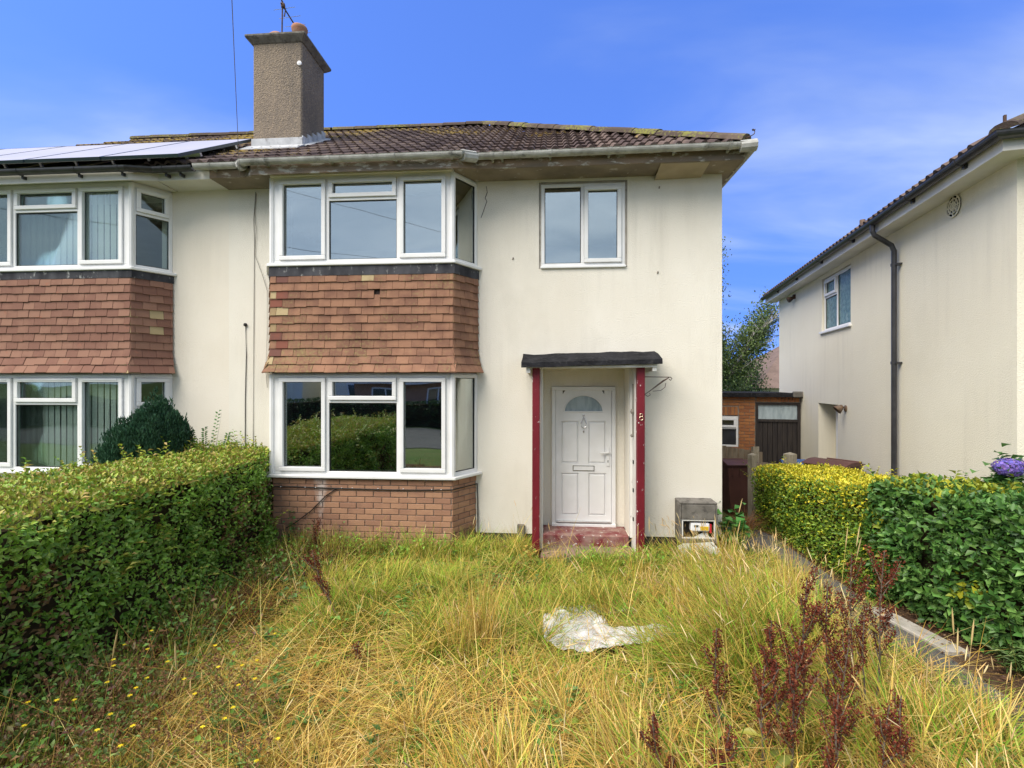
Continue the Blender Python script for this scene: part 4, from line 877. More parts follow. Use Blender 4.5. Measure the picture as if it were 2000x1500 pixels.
rbuild(MB().box(o+0.05, o+0.07, o+0.05, o+0.07, z0+0.05, z0+0.19), 'hip_iron', M['metal_dark'], rroof)
rbuild(MB().tube([(1.6, 7.6, z0+0.9), (1.6, 7.6, z0+1.60)], 0.06, 10), 'flue_pipe', M['lamp_brown'], rroof)
# downpipe
dy = 2.23
dp = rbuild(MB().tube([(-OV-0.075, dy, SW+0.10), (-OV-0.075, dy, SW+0.0), (-OV-0.05, dy, SW-0.06), (-0.10, dy, SW-0.22), (-0.07, dy, SW-0.30), (-0.07, dy, 0.05)], 0.034, 10, ), 'downpipe', M['gutter_black'], smooth=False)
for z in (SW-0.5, 2.9, 1.1): rbuild(MB().tube([(-0.07,dy,z-0.02), (-0.07,dy,z+0.02)], 0.042, 10).box(-0.075, 0.0, dy-0.075, dy+0.01, z-0.012, z+0.012), 'pipe_clip', M['gutter_black'], dp)
# round grille vent high on the wall
vt = MB(); vc = (0.98, SW-0.11); 
vt2 = rbuild(MB().tube([(-0.012, vc[0], vc[1]), (-0.002, vc[0], vc[1])], 0.125, 20), 'round_wall_vent', M['void'])
for rad in (0.045, 0.085, 0.125): vt.tube([(-0.016, vc[0]+rad*math.cos(t*math.pi/12), vc[1]+rad*math.sin(t*math.pi/12)) for t in range(24)], 0.009, 5, closed=True)
for t in range(8): vt.tube([(-0.016, vc[0], vc[1]), (-0.016, vc[0]+0.125*math.cos(t*math.pi/4), vc[1]+0.125*math.sin(t*math.pi/4))], 0.007, 4)
rbuild(vt, 'vent_grille', M['render_right'], vt2)
# wall lamps
lm = thing('wall_lamp', 'brown cone wall lamp beside the side door of the right house', 'lamp', tuple(W[rh] @ Vector((0, 4.10, 2.16))), -RA)
MB().lathe([(0.06,0),(0.06,0.015),(0.02,0.03)], 12).build('back_plate', M['lamp_brown'], lm, M=Matrix.Rotation(R(-90), 4, 'Y'), world=False)
MB().lathe([(0.03,0.04),(0.04,0.025),(0.085,-0.08),(0.08,-0.08),(0.036,0.015)], 16).build('lamp_shade', M['lamp_brown'], lm, M=Matrix.Translation((-0.085,0,0.02)) @ Matrix.Rotation(R(50), 4, 'Y'), world=False, smooth=True)
lm = thing('security_light', 'small dark security light under the far eaves of the right house', 'lamp', tuple(W[rh] @ Vector((0, 7.07, 4.68))), -RA)
MB().box(-0.05, 0, -0.05, 0.05, -0.05, 0.05).build('light_bracket', M['metal_dark'], lm, bevel=0.005, world=False)
MB().lathe([(0.03,0),(0.07,0.10),(0.065,0.13),(0.02,0.135)], 12).build('light_head', M['metal_dark'], lm, M=Matrix.Translation((-0.04,0,-0.02)) @ Matrix.Rotation(R(-115), 4, 'Y'), world=False)

# ---- brick outbuilding behind, joined to the right house
ob = thing('brick_outbuilding', 'low orange brick outbuilding with flat roof, black plank door and small white window', 'outbuilding', tuple(W[rh] @ Vector((-1.2, 6.61, 0.0))), -RA)
# local frame: x runs right to the house wall at x=1.2, front plane y=0
OL = 2.9; H_ = 2.34
bw = wall_mesh(MB(), -OL, 1.19, 0, H_, 0.012, 0.2, [(-0.60,-0.13,1.10,1.85), (0.24,1.185,0.0,2.17)])
bw.box(-OL, -OL+0.2, 0.212, 3.0, 0, H_); bw.box(-OL+0.2, 1.19, 2.8, 3.0, 0, H_)
bwall = bw.build('wall', M['mortar'], ob, world=False)
bme = MB().box(0.005, 0.22, 0.0, 0.03, 0.005, 0.07).mesh('brick', M['brick_orange'], bevel=0.002); bhf = MB().box(0.005, 0.1075, 0.0, 0.03, 0.005, 0.07).mesh('brick', M['brick_orange'], bevel=0.002)
for c in range(30):
    x = -1.35-(0.1125 if c % 2 else 0)
    while x < 0.235:
        z = 0.06+c*0.075; nx = x+0.225
        segs = [(x, min(nx, 0.235))]
        if z+0.04 > 1.08 and z < 2.06: segs = [(max(a, lo), min(b, hi)) for a, b in segs for lo, hi in ((-9, -0.605), (-0.125, 9)) if min(b, hi)-max(a, lo) > 0.03]
        for a, b in segs:
            if z > 2.28: continue
            m = bme if b-a > 0.22 else MB().box(0.005, max(0.02, b-a-0.005), 0, 0.03, 0.005, 0.07).mesh('brick', M['brick_orange'], bevel=0.002)
            from_mesh('brick', m, bwall, Matrix.Translation((a, random.uniform(-.001,.002), z)), world=False)
        x = nx
sme = MB().box(0.004, 0.071, 0.0, 0.03, 0.0, 0.20).mesh('brick', M['brick_orange'], bevel=0.002)
for i in range(6): from_mesh('brick', sme, bwall, Matrix.Translation((-0.59+i*0.075, 0, 1.86)), world=False)
sm2 = MB().box(0.004, 0.071, 0.0, 0.03, 0.0, 0.115).mesh('brick', M['brick_orange'], bevel=0.002)
for i in range(12): from_mesh('brick', sm2, bwall, Matrix.Translation((0.26+i*0.075, 0, 2.185)), world=False)
MB().box(-OL-0.06, 1.26, -0.10, 3.05, H_-0.02, H_+0.045).box(-OL-0.06, 1.27, -0.12, -0.1, H_-0.045, H_+0.055).build('flat_roof', M['felt'], ob, bevel=0.006, world=False)
MB().box(1.0, 1.22, -0.14, -0.02, H_-0.05, H_+0.09).build('roof_end_block', M['concrete'], ob, bevel=0.02, world=False)
window(ob, (-0.60, 0.03, 1.11), 0, 0.47, 0.73, [(0.03, 0.44, 't')], name='small_window', glass='glass_dark', split=0.40, local=True)
MB().box(-0.60, -0.13, 0.10, 0.11, 1.1, 1.85).box(0.24, 1.185, 0.15, 0.16, 0, 2.17).build('inner_dark', M['void'], ob, world=False)
dfr = MB(); ring(dfr, 0.245, 1.18, 0.0, 2.165, 0.055, 0.005, 0.07); dfr.box(0.30, 1.125, 0.006, 0.069, 1.72, 1.78); bd = dfr.build('black_door_frame', M['door_black'], ob, world=False)
pm = MB().box(0.0, 0.098, 0.03, 0.055, 0.06, 1.72).mesh('plank', M['door_black'], bevel=0.004)
for i in range(8): from_mesh('plank', pm, bd, Matrix.Translation((0.302+i*0.1032, random.uniform(-.002,.002), 0)), world=False)
MB().box(0.30, 1.125, 0.04, 0.046, 1.78, 2.11).build('door_fanlight', M['glass_obscure'], bd, world=False)

# ================================================================== small things on and by the houses
# aerial on the chimney
ae = thing('tv_aerial', 'thin rusty television aerial standing on the chimney', 'aerial', (-4.23, 7.38, 7.64))
MB().tube([(-4.23,7.38,7.64), (-4.22,7.38,8.25)], 0.011, 6).build('mast', M['metal_dark'], ae)
MB().tube([(-4.22,7.33,8.19), (-4.14,7.83,8.01)], 0.012, 6).lathe([(0.03,-.03),(0.035,0),(0.03,.03)], 8, (-4.21,7.38,8.18)).tube([(-4.22,7.35,8.25),(-4.18,7.40,8.12),(-4.19,7.38,8.01)], 0.012, 5).build('boom', M['metal_dark'], ae)
for t in (0.15, 0.4, 0.65, 0.9):
    p = Vector((-4.22,7.33,8.19)).lerp(Vector((-4.14,7.83,8.01)), t); MB().tube([p+Vector((-0.19,0.03,0)), p+Vector((0.2,-0.03,-0.02))], 0.004, 4).build('element', M['alu'], ae)
# drop wire from the pole in the street
def catenary(A, B, sag, n=24): return [Vector(A).lerp(Vector(B), i/n)-Vector((0,0,4*sag*(i/n)*(1-i/n))) for i in range(n+1)]
PX, PY = 8.5, -13.4
w_ = MB().tube(catenary((-4.05,6.06,4.93), (PX, PY, 7.7), 0.45), 0.003, 4).build('drop_wire', M['cable_pale'])
props(w_, 'thin black telephone wire rising from the eaves into the sky', 'wire')
pol = MB().tube([(PX,PY,-0.1), (PX,PY,8.0)], [0.14,0.10], 10).build('telegraph_pole', M['bark']); props(pol, 'brown wooden telegraph pole across the street', 'pole')
w_ = MB().tube(catenary((-9.5,6.06,4.95), (PX, PY, 7.6), 0.5), 0.005, 4).build('drop_wire', M['cable']); props(w_, 'thin black telephone wire to the far end of the left house', 'wire')
# cables down the front wall
def cable(pts, label, r=0.006, mat='cable', name='wall_cable'):
    o = MB().tube(pts, r, 5).build(name, M[mat]); props(o, label, 'cable'); return o
cable([(-4.10,6.49,4.88),(-4.13,6.49,4.5),(-4.12,6.492,4.2),(-4.13,6.492,3.0),(-4.14,6.492,1.4),(-4.13,6.492,0.25)], 'straight brown cable running down the cream wall left of the bay', 0.004, 'cable_pale')
cable([(-4.09,6.49,4.86),(-4.115,6.488,4.6),(-4.09,6.485,4.35),(-4.11,6.488,4.0),(-4.0,6.485,3.72),(-3.93,6.485,3.5),(-3.93,6.485,2.9),(-3.95,6.485,2.4),(-3.93,6.485,2.15)], 'loose thin cable curving from the eaves to the tiled bay', 0.0032, 'cable_pale')
o = cable([(-4.25,6.492,3.02),(-4.24,6.492,2.6),(-4.255,6.492,2.0),(-4.26,6.492,0.3)], 'short black cable with a round end on the cream wall', 0.005)
MB().lathe([(0.02,-.02),(0.025,0),(0.015,.02)], 8, (-4.25,6.485,3.03)).build('cable_end', M['cable'], o)
pts = [(XA+0.02,YF-0.012,0.86),(-3.3,YF-0.012,0.865),(-2.9,YF-0.012,0.855),(-2.5,YF-0.012,0.85),(-2.0,YF-0.013,0.845),(-1.6,YF-0.012,0.85),(XB+0.005,YF-0.014,0.86),(XB+SPL+0.012,6.486,0.86),(XB+SPL+0.02,6.47,0.5),(XB+SPL+0.025,6.46,0.05)]
o = cable(pts, 'black cable clipped along the brick base of the bay', 0.008)
cl = MB().lathe([(0.006,-.003),(0.008,0),(0.006,.003)], 6).mesh('cable_clip', M['plastic_white'])
for x in (-3.5,-3.17,-3.03,-2.68,-2.54,-2.2,-1.87,-1.5,-1.38): from_mesh('cable_clip', cl, o, Matrix.Translation((x, YF-0.022, 0.862)))
cable([(-2.75,YF-0.013,0.85),(-2.9,YF-0.013,0.75),(-3.1,YF-0.015,0.55),(-3.3,YF-0.02,0.4),(-3.42,YF-0.03,0.33)], 'black cable sagging diagonally across the bay bricks', 0.007)
# meter box
mx0, mx1, mz0, mz1 = 1.62, 2.08, 0.20, 0.72
mbx = thing('gas_meter_box', 'weathered grey concrete meter box with open front on the cream wall', 'meter box', (1.85, 6.4, mz0))
y0, y1 = 6.25, 6.497
q = MB(); q.box(mx0, mx1, y0, y1, mz1-0.03, mz1); q.box(mx0, mx0+0.025, y0, y1, mz0, mz1-0.03); q.box(mx1-0.025, mx1, y0, y1, mz0, mz1-0.03); q.box(mx0+0.025, mx1-0.025, y0, y1, mz0, mz0+0.06); q.box(mx0+0.025, mx1-0.025, y1-0.02, y1, mz0+0.06, mz1-0.03)
q.build('box_shell', M['concrete'], mbx, bevel=0.008)
MB().box(mx0+0.026, mx1-0.026, y0-0.004, y0+0.02, 0.50, mz1-0.032).build('box_lid', M['concrete'], mbx, bevel=0.004)
q = MB(); ring(q, mx0+0.027, mx1-0.027, mz0+0.062, 0.498, 0.014, y0+0.002, y0+0.02); q.build('opening_trim', M['white_worn'], mbx)
mtr = MB().box(1.76, 1.99, y0+0.015, y0+0.12, 0.35, 0.455).build('meter', M['plastic_white'], mbx, bevel=0.016, seg=2)
MB().box(1.80, 1.85, y0+0.011, y0+0.0145, 0.405, 0.43).build('meter_display', M['lcd'], mtr)
MB().box(1.875, 1.975, y0+0.011, y0+0.0145, 0.365, 0.415).build('meter_label', M['yellow_label'], mtr)
MB().box(1.995, 2.02, y0+0.03, y0+0.06, 0.325, 0.44).build('shutoff_lever', M['red_plastic'], mbx, bevel=0.005)
MB().tube([(2.01,y0+0.1,0.27), (2.01,y0+0.1,0.45)], 0.016, 8).build('gas_pipe', M['cable'], mbx)
# loose board leaning below the meter box
Mx = Matrix.Translation((1.90, 6.13, 0.03)) @ Matrix.Rotation(R(14), 4, 'Z') @ Matrix.Rotation(R(-24), 4, 'Y') @ Matrix.Rotation(R(-38), 4, 'X')
lb_ = MB().box(-0.2, 0.22, -0.006, 0.006, 0.0, 0.30).build('loose_board', M['board'], M=Mx); props(lb_, 'scuffed pale grey board lying below the meter box', 'board')
# wheelie bins
def wheelie(label, loc, rz, mat, h=1.07):
    b = thing('wheelie_bin', label, 'bin', loc, rz, 'wheelie bins between the houses')
    m = MB(); a, c = 0.23, 0.29
    m.hexa([(-a,-a,0.06),(a,-a,0.06),(a,a,0.02),(-a,a,0.02),(-c,-c,h-0.11),(c,-c,h-0.11),(c,c,h-0.08),(-c,c,h-0.08)]); m.box(-c-0.015, c+0.015, -c-0.015, c+0.015, h-0.125, h-0.085)
    for i in range(4): xx = -0.22+i*0.145; m.box(xx, xx+0.015, -c-0.013, -c+0.02, h-0.30, h-0.126)
    m.build('bin_body', M[mat], b, bevel=0.012, world=False)
    l_ = MB(); n = 9; pr_ = [(-c-0.05+(2*c+0.09)*i/n, h-0.075+0.055*math.sin(math.pi*min(1, i/n*1.05))) for i in range(n+1)]
    v = [(x, y, z) for x in (-c-0.035, c+0.035) for y, z in pr_]+[(x, y, h-0.083) for x in (-c-0.035, c+0.035) for y, z in pr_]
    N = n+1
    l_.add(v, [(i, i+1, N+i+1, N+i) for i in range(n)]+[(2*N+i, 2*N+i+1, i+1, i) for i in range(n)]+[(3*N+i+1, 3*N+i, N+i, N+i+1) for i in range(n)]+[(0, N, 3*N, 2*N), (n, 2*N+n, 3*N+n, N+n), (2*N, 3*N, 3*N+n, 2*N+n)])
    l_.build('bin_lid', M[mat], b, bevel=0.008, world=False)
    MB().tube([(-c+0.03, c+0.05, h-0.06), (c-0.03, c+0.05, h-0.06)], 0.018, 8).build('bin_handle', M[mat], b, world=False)
    for s in (-1, 1): MB().tube([(s*0.2, 0.24, 0.1), (s*0.27, 0.24, 0.1)], 0.1, 14).build('wheel', M['gasket'], b, world=False)
wheelie('brown wheelie bin standing behind the corner of the cream house', (3.74, 10.1, ground_z(3.74, 10.1)), R(3), 'bin_brown', 1.08)
wheelie('brown wheelie bin behind the yellow hedge against the right house', (4.56, 8.25, ground_z(4.56, 8.25)), R(-55), 'bin_brown', 1.16)
wheelie('blue wheelie bin behind the yellow hedge next to a brown one', (4.58, 9.30, ground_z(4.58, 9.30)), R(-20), 'bin_blue', 1.19)
# fence
fe = thing('low_board_fence', 'low weathered board fence with two stout posts behind the yellow hedge', 'fence', (3.6, 8.35, -0.3))
def fpost(x, y, top, rz, w=0.06):
    g = ground_z(x, y); m = MB(); m.box(-w, w, -w, w, 0, top-g-0.03); m.add([(-w,-w,top-g-.0299),(w,-w,top-g-.0299),(w,w,top-g-.0299),(-w,w,top-g-.0299),(0,0,top-g)], [(0,1,4),(1,2,4),(2,3,4),(3,0,4)])
    m.build('fence_post', M['post'], fe, M=Matrix.Translation((x, y, g)) @ Matrix.Rotation(R(rz), 4, 'Z'))
fpost(3.93, 8.33, 1.08, 28, 0.07); fpost(3.36, 8.40, 1.05, 20, 0.05)
bm_ = MB().box(0, 0.115, -0.009, 0.009, 0.0, 1.16).mesh('fence_board', M['fence'], bevel=0.002)
for i in range(5): from_mesh('fence_board', bm_, fe, Matrix.Translation((3.38+i*0.106, 8.41-i*0.014+random.uniform(-.006,.006), -0.27+random.gauss(0,.008))) @ Matrix.Rotation(R(-7), 4, 'Z'))
MB().box(3.36, 3.93, 8.42, 8.46, 0.55, 0.62).build('fence_rail', M['fence'], fe)
fe2 = thing('garden_fence', 'dark board fence leading back past the brown bin', 'fence', (3.9, 11.0, -0.38))
for i in range(12): from_mesh('fence_board', bm_, fe2, Matrix.Translation((3.15+i*0.115, 11.15-i*0.03, -0.22-i*0.018)) @ Matrix.Rotation(R(-14), 4, 'Z'))
MB().hexa([(4.34,10.80,-0.4),(4.46,10.80,-0.4),(4.46,10.92,-0.4),(4.34,10.92,-0.4),(4.34,10.80,0.86),(4.46,10.80,0.86),(4.46,10.92,0.84),(4.34,10.92,0.84)]).build('fence_post', M['post'], fe2)

#@@PLANTS@@
# ================================================================== plants
def unit(a): return a/np.maximum(1e-9, np.linalg.norm(a, axis=1, keepdims=True))
def pal(n, *cs):
    """n colours drawn between the given rgb anchors, with some spread"""
    c = np.array(cs); i = rng.integers(0, len(c), n); j = rng.integers(0, len(c), n); t = rng.random((n, 1))
    return np.clip((c[i]*(1-t)+c[j]*t)*rng.uniform(0.62, 1.3, (n, 1)), 0.004, 0.9)
def leaf_arrays(P, A, N, size, aspect=0.5, fold=0.18):
    """leaf at P growing along A, facing N; 5 vertices, 4 triangles"""
    A = unit(A); S = unit(np.cross(A, N)); N = np.cross(S, A); s = np.asarray(size).reshape(-1, 1)
    w = s*aspect*0.5
    V = np.stack([P, P+A*s*0.45+S*w+N*s*fold, P+A*s*0.5, P+A*s*0.45-S*w+N*s*fold, P+A*s-N*s*0.1], 1)
    n = len(P); b = (np.arange(n)*5)[:, None]
    F = np.concatenate([b+np.array([[0, 2, 1]]), b+np.array([[1, 2, 4]]), b+np.array([[0, 3, 2]]), b+np.array([[2, 3, 4]])], 0)
    return V.reshape(-1, 3), F
class Fol:
    def __init__(s): s.V = []; s.F = []; s.C = []; s.n = 0
    def leaves(s, P, A, N, size, cols, aspect=0.5, fold=0.18):
        V, F = leaf_arrays(P, A, N, size, aspect, fold); s.V.append(V); s.F.append(F+s.n); s.C.append(np.repeat(cols, 5, 0)); s.n += len(V)
    def blades(s, P, D, L, width, droop, cols, tipcols=None, K=4, az=None):
        """curved tapering ribbons from P, first along D, bending down by droop"""
        n = len(P); D = unit(D); L = np.asarray(L).reshape(-1, 1); w = np.broadcast_to(np.asarray(width, float).reshape(-1, 1), (n, 1)); dr = np.asarray(droop).reshape(-1, 1)
        H = D.copy(); H[:, 2] = 0; H = unit(H+1e-4*rng.normal(size=(n, 3))*np.array([1, 1, 0]))
        az = rng.uniform(0, 2*np.pi, n) if az is None else az
        S = np.stack([np.cos(az), np.sin(az), np.zeros(n)], 1)
        rows = []
        for k in range(K):
            t = k/(K-1); c = P+D*L*t+(H*0.55-np.array([[0, 0, 0.75]]))*L*dr*t*t
            ww = w*(1-t)**0.6*0.5 if k < K-1 else w*0.06
            rows.append(np.stack([c-S*ww, c+S*ww], 1))
        V = np.stack(rows, 1).reshape(-1, 3); b = (np.arange(n)*2*K)[:, None, None]
        q = np.array([[[2*k, 2*k+1, 2*k+3], [2*k, 2*k+3, 2*k+2]] for k in range(K-1)]).reshape(1, -1, 3)
        F = (b+q).reshape(-1, 3)
        if tipcols is None: C = np.repeat(cols, 2*K, 0)
        else:
            tt = (np.arange(K)/(K-1))[None, :, None, None]; C = (cols[:, None, None, :]*(1-tt)+tipcols[:, None, None, :]*tt); C = np.broadcast_to(C, (n, K, 2, 3)).reshape(-1, 3)
        s.V.append(V); s.F.append(F+s.n); s.C.append(C); s.n += len(V)
        return np.stack(rows, 1).mean(2)           # centre lines (n,K,3)
    def spindles(s, A, B, r, cols, n=4):
        """seed heads: tapered four-sided spindles from A to B"""
        N = len(A); T = unit(B-A); U = unit(np.cross(T, np.array([[0.3, 0.2, 0.9]]))); Wv = np.cross(T, U); r = np.broadcast_to(np.asarray(r, float).reshape(-1, 1), (N, 1))
        rows = []
        for t, k in ((0, 0.35), (0.3, 1.0), (0.75, 0.85), (1.0, 0.15)):
            c = A+(B-A)*t; rows.append(np.stack([c+(U*math.cos(2*math.pi*j/n)+Wv*math.sin(2*math.pi*j/n))*r*k for j in range(n)], 1))
        V = np.stack(rows, 1).reshape(-1, 3); b = (np.arange(N)*4*n)[:, None, None]
        q = []
        for i in range(3):
            for j in range(n): a, c = i*n+j, i*n+(j+1) % n; q += [[a, c, c+n], [a, c+n, a+n]]
        s.F.append((b+np.array(q)[None]).reshape(-1, 3)+s.n); s.V.append(V); s.C.append(np.repeat(cols, 4*n, 0)); s.n += len(V)
    def build(s, name, mat, parent=None, M_=None, world=True):
        me = np_mesh(name, np.concatenate(s.V), np.concatenate(s.F), mat, np.concatenate(s.C)); return from_mesh(name, me, parent, M_, world)
def noise_norm(n): return unit(rng.normal(size=(n, 3)))

# ------------------------------------------------------------------ hedges
def hedge(name, label, line, w, h, n, size, colf, aspect=0.52, bulge=0.07, core_in=0.16, seed=1, spiky=0.0, base0=0.03, rough_low=0.10, foot=-0.06, ends=(True, True)):
    """clipped hedge along a polyline of (x, y, width, height); colf(P, t, rel_height, side) -> colours"""
    L = np.array(line, float); seg = np.linalg.norm(np.diff(L[:, :2], axis=0), axis=1); cum = np.concatenate([[0], np.cumsum(seg)]); tot = cum[-1]
    def at(t):
        s = t*tot; return np.stack([np.interp(s, cum, L[:, k]) for k in range(4)], 1)
    def frame(t):
        a = at(np.clip(t-0.01, 0, 1)); b = at(np.clip(t+0.01, 0, 1)); d = b[:, :2]-a[:, :2]; d = d/np.linalg.norm(d, axis=1, keepdims=True); return np.stack([d[:, 1], -d[:, 0]], 1), d
    mw, mh = L[:, 2].mean(), L[:, 3].mean()
    def surf(t, q, out):
        """q in 0..1 round the section: right side up, over the top, left side down"""
        c = at(t); nr, dd = frame(t); P_ = 2*mh+mw; s = q*P_
        W_, H_ = c[:, 2], c[:, 3]
        side = np.where(s < mh, 0, np.where(s < mh+mw, 1, 2))
        u = np.where(side == 0, 0.5, np.where(side == 1, 0.5-(s-mh)/mw, -0.5)); v = np.where(side == 0, s/mh, np.where(side == 1, 1.0, 1-(s-mh-mw)/mh))
        N2 = np.stack([np.where(side == 0, 1.0, np.where(side == 2, -1.0, 0.0)), np.where(side == 1, 1.0, 0.0)], 1)
        # rounded shoulders and a narrower, ragged foot
        rr = 0.12; uu = u*W_; vv = v*H_
        du = np.maximum(0, np.abs(uu)-(W_/2-rr)); dv = np.maximum(0, vv-(H_-rr)); ex = np.maximum(1, np.sqrt(du**2+dv**2)/rr)
        both = (du > 0) & (dv > 0)
        uu = np.where(both, np.sign(uu)*((W_/2-rr)+du/ex), uu); vv = np.where(both, (H_-rr)+dv/ex, vv)
        N2 = np.where(both[:, None], np.stack([np.sign(uu)*du, dv], 1)+1e-6, N2); N2 = N2/np.linalg.norm(N2, axis=1, keepdims=True)
        base = np.stack([c[:, 0]+nr[:, 0]*uu, c[:, 1]+nr[:, 1]*uu, gz(c[:, 0], c[:, 1])+base0+vv], 1)
        nn = np.stack([nr[:, 0]*N2[:, 0], nr[:, 1]*N2[:, 0], N2[:, 1]], 1)
        bl = bulge*2*(vnoise(base*2.6, seed)-0.5)+bulge*1.2*(vnoise(base*6.5, seed+1)-0.5)
        bl = np.where(side == 1, bl*0.45, bl)+np.where(side == 1, 0, foot*np.maximum(0, 0.45-v)/0.45)
        return base+nn*(bl+out)[:, None], nn, v, side
    hd_ = thing(name, label, 'hedge', (L[0, 0], L[0, 1], ground_z(L[0, 0], L[0, 1])))
    # inner mass of twigs
    nt, nq = 26, 18; T, Q = np.meshgrid(np.linspace(0, 1, nt), np.linspace(0, 1, nq)); P, N_, _, _ = surf(T.ravel(), Q.ravel(), np.full(nt*nq, -core_in))
    i = (np.arange(nt-1)[None, :]+nt*np.arange(nq-1)[:, None]).ravel(); Fq = np.stack([i, i+1, i+nt+1, i+nt], 1)
    me = np_mesh('twig_mass', P, Fq, M['core']); from_mesh('twig_mass', me, hd_)
    f = Fol()
    t = rng.random(n); q = rng.random(n); dep_ = np.abs(rng.normal(0, 0.075, n)); P, N_, v, side = surf(t, q, -dep_+0.03*rng.random(n))
    A = unit(N_*0.55+np.array([[0, 0, 0.35]])+noise_norm(n)*0.75); Nn = unit(N_+np.array([[0, 0, 0.55]])+noise_norm(n)*0.6)
    sz = rng.uniform(*size, n)*np.where(side == 1, 0.85, 1.0)
    f.leaves(P, A, Nn, sz, colf(P, t, v, side), aspect)
    for e_, use in enumerate(ends):
        if not use: continue
        m = int(n*mw*mh/((2*mh+mw)*tot)*1.1); tt = np.full(m, float(e_)); c = at(tt); nr, dd = frame(tt); sg = -1 if e_ == 0 else 1
        u = rng.uniform(-0.5, 0.5, m); vv = rng.random(m); o = 0.02-np.abs(rng.normal(0, 0.05, m))
        P = np.stack([c[:, 0]+nr[:, 0]*u*c[:, 2]+dd[:, 0]*sg*o, c[:, 1]+nr[:, 1]*u*c[:, 2]+dd[:, 1]*sg*o, gz(c[:, 0], c[:, 1])+vv*c[:, 3]], 1)
        P += 0.06*(vnoise(P*4, seed+3)-0.5)[:, None]*np.stack([dd[:, 0], dd[:, 1], 0*vv], 1)
        N_ = np.stack([dd[:, 0]*sg, dd[:, 1]*sg, 0*vv], 1)
        f.leaves(P, unit(N_*0.5+noise_norm(m)*0.8), unit(N_+np.array([[0, 0, 0.5]])+noise_norm(m)*0.6), rng.uniform(*size, m), colf(P, tt, vv, np.zeros(m, int)), aspect)
    # stray shoots standing out of the clipped face
    k = int(spiky*tot*26)
    if k:
        t = rng.random(k); q = rng.random(k); P, N_, v, side = surf(t, q, np.zeros(k)-0.03); D = unit(N_*0.7+np.array([[0, 0, 0.6]])+noise_norm(k)*0.5); Ls = rng.uniform(0.08, 0.26, k)
        f.blades(P, D, Ls, 0.004, 0.1, pal(k, (0.10, 0.075, 0.04), (0.07, 0.08, 0.03)), K=3)
        for j in range(9):
            tt = (j+1)/9.0; sgn = 1 if j % 2 else -1; Sd = unit(np.cross(D, np.array([[0.1, 0.2, 1.0]])))*sgn
            f.leaves(P+D*(Ls*tt)[:, None], unit(Sd+D*0.6), unit(np.array([[0, 0, 1.0]])+noise_norm(k)*0.5), rng.uniform(*size, k)*1.05, colf(P, t, np.ones(k), side), aspect)
    f.build('foliage', M['leaf'], hd_)
    # woody stems showing at the ragged foot
    k = int(tot*9); t = rng.random(k); c = at(t); nr, dd = frame(t); u = rng.uniform(-0.42, 0.42, k)
    P = np.stack([c[:, 0]+nr[:, 0]*u*c[:, 2], c[:, 1]+nr[:, 1]*u*c[:, 2], gz(c[:, 0], c[:, 1])-0.02], 1)
    g = Fol(); g.blades(P, unit(np.array([[0, 0, 1.0]])+noise_norm(k)*0.25), rng.uniform(0.4, 0.7, k), 0.022, 0.0, pal(k, (0.09, 0.065, 0.045), (0.14, 0.11, 0.08)), K=3); props(g.build('stems', M['grass'], hd_), kind='stuff')
    return hd_
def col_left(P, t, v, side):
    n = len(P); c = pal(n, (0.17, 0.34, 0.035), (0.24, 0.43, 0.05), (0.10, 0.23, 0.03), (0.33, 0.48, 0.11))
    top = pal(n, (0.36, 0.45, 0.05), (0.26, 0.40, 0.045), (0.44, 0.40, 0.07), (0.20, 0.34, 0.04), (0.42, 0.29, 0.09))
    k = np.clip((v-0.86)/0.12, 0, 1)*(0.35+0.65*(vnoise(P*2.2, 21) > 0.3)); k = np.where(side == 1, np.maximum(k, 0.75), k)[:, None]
    pick = rng.random((n, 1)) < k; c = np.where(pick, top, c)
    dry = (vnoise(P*1.7, 22) > 0.66)[:, None] & (rng.random((n, 1)) < 0.35) & (v < 0.7)[:, None]
    return np.where(dry, pal(n, (0.20, 0.10, 0.04), (0.26, 0.16, 0.07)), c)
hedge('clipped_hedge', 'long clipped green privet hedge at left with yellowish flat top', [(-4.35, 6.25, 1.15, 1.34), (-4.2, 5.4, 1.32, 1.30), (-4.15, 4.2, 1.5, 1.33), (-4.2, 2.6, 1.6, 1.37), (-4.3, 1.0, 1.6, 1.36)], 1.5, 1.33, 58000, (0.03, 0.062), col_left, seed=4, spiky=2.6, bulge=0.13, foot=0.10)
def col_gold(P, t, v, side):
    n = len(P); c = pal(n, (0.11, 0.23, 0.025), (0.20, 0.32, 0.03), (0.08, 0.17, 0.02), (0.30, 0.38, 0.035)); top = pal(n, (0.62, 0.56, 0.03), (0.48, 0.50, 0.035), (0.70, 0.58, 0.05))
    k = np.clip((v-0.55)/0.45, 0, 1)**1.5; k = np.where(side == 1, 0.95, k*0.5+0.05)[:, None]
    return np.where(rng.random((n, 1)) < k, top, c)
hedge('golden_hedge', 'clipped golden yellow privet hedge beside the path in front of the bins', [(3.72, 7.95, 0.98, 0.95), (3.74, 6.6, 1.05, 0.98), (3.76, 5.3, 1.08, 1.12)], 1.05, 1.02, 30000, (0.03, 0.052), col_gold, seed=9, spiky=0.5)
def col_dark(P, t, v, side):
    n = len(P); c = pal(n, (0.065, 0.17, 0.032), (0.10, 0.23, 0.042), (0.045, 0.12, 0.028), (0.17, 0.31, 0.075)); gold = pal(n, (0.38, 0.38, 0.03), (0.25, 0.32, 0.03))
    k = (vnoise(P*2.3, 31) > 0.70)*0.35+np.where(side == 1, 0.55, 0.0)*(P[:, 1] > 4.6)
    return np.where((rng.random(n) < k)[:, None], gold, c)
